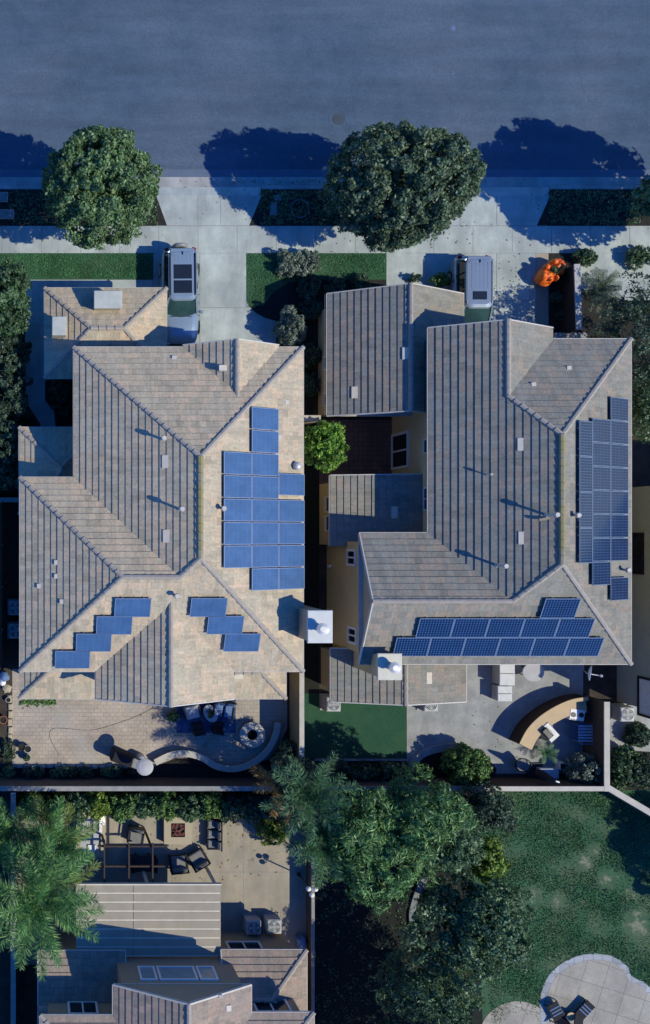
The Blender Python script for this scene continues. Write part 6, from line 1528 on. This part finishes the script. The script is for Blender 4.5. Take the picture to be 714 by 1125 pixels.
shrub('shrub', 'bright yellow-green bush at the edge of the large lawn', 532, 942, 2.7, (.85, .9, 1.1), 'leaf_yellow', 90, .2, 42, .08, 163)
tree('garden_tree', 'sparse grey-green tree beside the large lawn', 517, 1022, 4.2, (2.4, 2.6, 2.0), 'leaf_olive', 420, .34, 48, .085, 164, amp=.38, shell=(.6, 1.05))
tree('garden_tree', 'grey-green feathery tree at the bottom edge', 468, 1093, 3.6, (2.1, 1.8, 1.7), 'leaf_olive', 260, .34, 44, .085, 165, aspect=.3, amp=.4)
tree('garden_tree', 'large tree just below the photo that shades the dark bed', 520, 1190, 5.0, (3.6, 2.6, 2.4), 'leaf_dark', 200, .42, 40, .13, 166, amp=.3)
tree('garden_tree', 'tree just below the photo beside the dark bed', 425, 1185, 4.0, (2.4, 2.0, 2.0), 'leaf_dark', 150, .4, 40, .13, 167, amp=.3)
tree('garden_tree', 'tree beyond the right edge whose shadow lies on the large lawn', 885, 1000, 4.4, (2.4, 2.2, 2.2), 'leaf_dark', 150, .4, 40, .14, 168, amp=.35)
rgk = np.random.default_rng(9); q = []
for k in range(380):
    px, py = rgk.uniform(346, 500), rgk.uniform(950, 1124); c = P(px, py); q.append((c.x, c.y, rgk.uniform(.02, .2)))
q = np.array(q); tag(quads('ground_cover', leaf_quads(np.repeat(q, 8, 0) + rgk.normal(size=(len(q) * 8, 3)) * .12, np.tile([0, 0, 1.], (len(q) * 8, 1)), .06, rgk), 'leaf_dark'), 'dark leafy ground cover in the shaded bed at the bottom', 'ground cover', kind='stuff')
for nm, poly, sd in (('left end', [(0, 209), (170, 209), (184, 247), (0, 247)], 31), ('middle', [(289, 209), (409, 209), (424, 247), (276, 247)], 32), ('right end', [(606, 209), (714, 209), (714, 247), (592, 247)], 33)):
    r_ = np.random.default_rng(sd); w_ = np.array(pxs(poly)); p_ = np.stack([r_.uniform(w_[:, 0].min() + .5, w_[:, 0].max() - .5, 500), r_.uniform(w_[:, 1].min() + .05, w_[:, 1].max() - .05, 500), r_.uniform(.02, .1, 500)], 1)
    tag(quads('ground_cover', leaf_quads(np.repeat(p_, 6, 0) + r_.normal(size=(3000, 3)) * np.array([.09, .06, .02]), np.tile([0, 0, 1.], (3000, 1)), .05, r_), 'leaf_olive'), 'sparse low green growth in the planting strip, %s of the kerb' % nm, 'ground cover', kind='stuff')
r_ = np.random.default_rng(77); fl = []
for px, py, sx, sy, n_ in ((300, 215, 60, 26, 130), (110, 245, 60, 22, 110), (440, 255, 70, 18, 120), (640, 225, 60, 26, 120), (545, 310, 40, 30, 90), (230, 800, 50, 25, 120), (560, 800, 60, 40, 70), (240, 930, 70, 40, 130), (372, 198, 160, 3, 160)):
    for _ in range(n_):
        a, b = r_.normal(px, sx * .6), r_.normal(py, sy * .6)
        if b > 196: fl.append((X(a), Y(b), .035 if b > 208 else -.10))
        else: fl.append((X(a), Y(b), -.12))
fl = np.array(fl); tag(quads('fallen_leaves', leaf_quads(fl, np.tile([0, 0, 1.], (len(fl), 1)), .045, r_, .6, .25), 'leaf_fallen'), 'scattered fallen leaves on the pavement and patios', 'fallen leaves', kind='stuff')
# grass blades
def grass(name, label, polys, n, seed, sz=.055, mat='grass_blade', z=.02, exc=(), poly_out=None):
    r = np.random.default_rng(seed); P_ = []
    for poly in polys:
        w = np.array(pxs(poly)); mn_, mx_ = w.min(0), w.max(0); m = int(n)
        p = r.uniform(mn_, mx_, (m, 2)); ins = np.zeros(m, bool); j = len(w) - 1
        for i in range(len(w)):
            a, b = w[i], w[j]
            c_ = ((a[1] > p[:, 1]) != (b[1] > p[:, 1])) & (p[:, 0] < (b[0] - a[0]) * (p[:, 1] - a[1]) / (b[1] - a[1] + 1e-9) + a[0]); ins ^= c_; j = i
        p = p[ins]
        if len(exc): p = p[np.all([np.hypot(p[:, 0] - e_[0], p[:, 1] - e_[1]) > e_[2] * r.uniform(.55, 1.2, len(p)) for e_ in exc], axis=0)]
        if poly_out is not None:
            o_ = np.zeros(len(p), bool); j = len(poly_out) - 1
            for i in range(len(poly_out)):
                a, b = poly_out[i], poly_out[j]; o_ ^= ((a[1] > p[:, 1]) != (b[1] > p[:, 1])) & (p[:, 0] < (b[0] - a[0]) * (p[:, 1] - a[1]) / (b[1] - a[1] + 1e-9) + a[0]); j = i
            p = p[~o_]
        dens = np.sin(p[:, 0] * 1.7 + np.sin(p[:, 1] * 1.3) * 2) + np.sin(p[:, 1] * 2.3 + p[:, 0] * .7) + r.normal(size=len(p)) * .9
        P_.append(p[dens > -.9])
    p = np.concatenate(P_); b = np.stack([p[:, 0], p[:, 1], np.full(len(p), z)], 1)
    a = r.uniform(0, 6.283, len(p)); h = sz * r.uniform(.5, 1.4, len(p)); d = np.stack([np.cos(a), np.sin(a), 0 * a], 1); s = np.stack([-np.sin(a), np.cos(a), 0 * a], 1)
    w = sz * .28
    tip = b + d * (h * r.uniform(.3, 1.0, len(p)))[:, None] + np.array([0, 0, 1.0]) * h[:, None]; mid = (b + tip) / 2 + np.array([0, 0, .15]) * h[:, None]
    tag(quads(name, np.stack([b, mid + s * w, tip, mid - s * w], 1), mat), label, 'grass', kind='stuff')
grass('grass', 'short grass of the left front lawn', [[(-5, 279), (168, 279), (168, 306), (-5, 306)]], 14000, 1)
grass('grass', 'short grass of the middle front lawn', [[(272, 279), (423, 279), (423, 306), (350, 306), (318, 309), (300, 321), (290, 335), (272, 339)]], 18000, 2)
grass('grass', 'uneven grass of the large lawn at lower right', [[(475, 902), (532, 905), (547, 870), (720, 870), (720, 1130), (541, 1130), (522, 960)]], 90000, 3, .075, exc=[w_[:3] for w_ in WORN if w_[3] > .4] + [(X(568), Y(1140), 2.1)], poly_out=[(X(p.x), Y(p.y)) for p in lob])
bpy.context.view_layer.update()
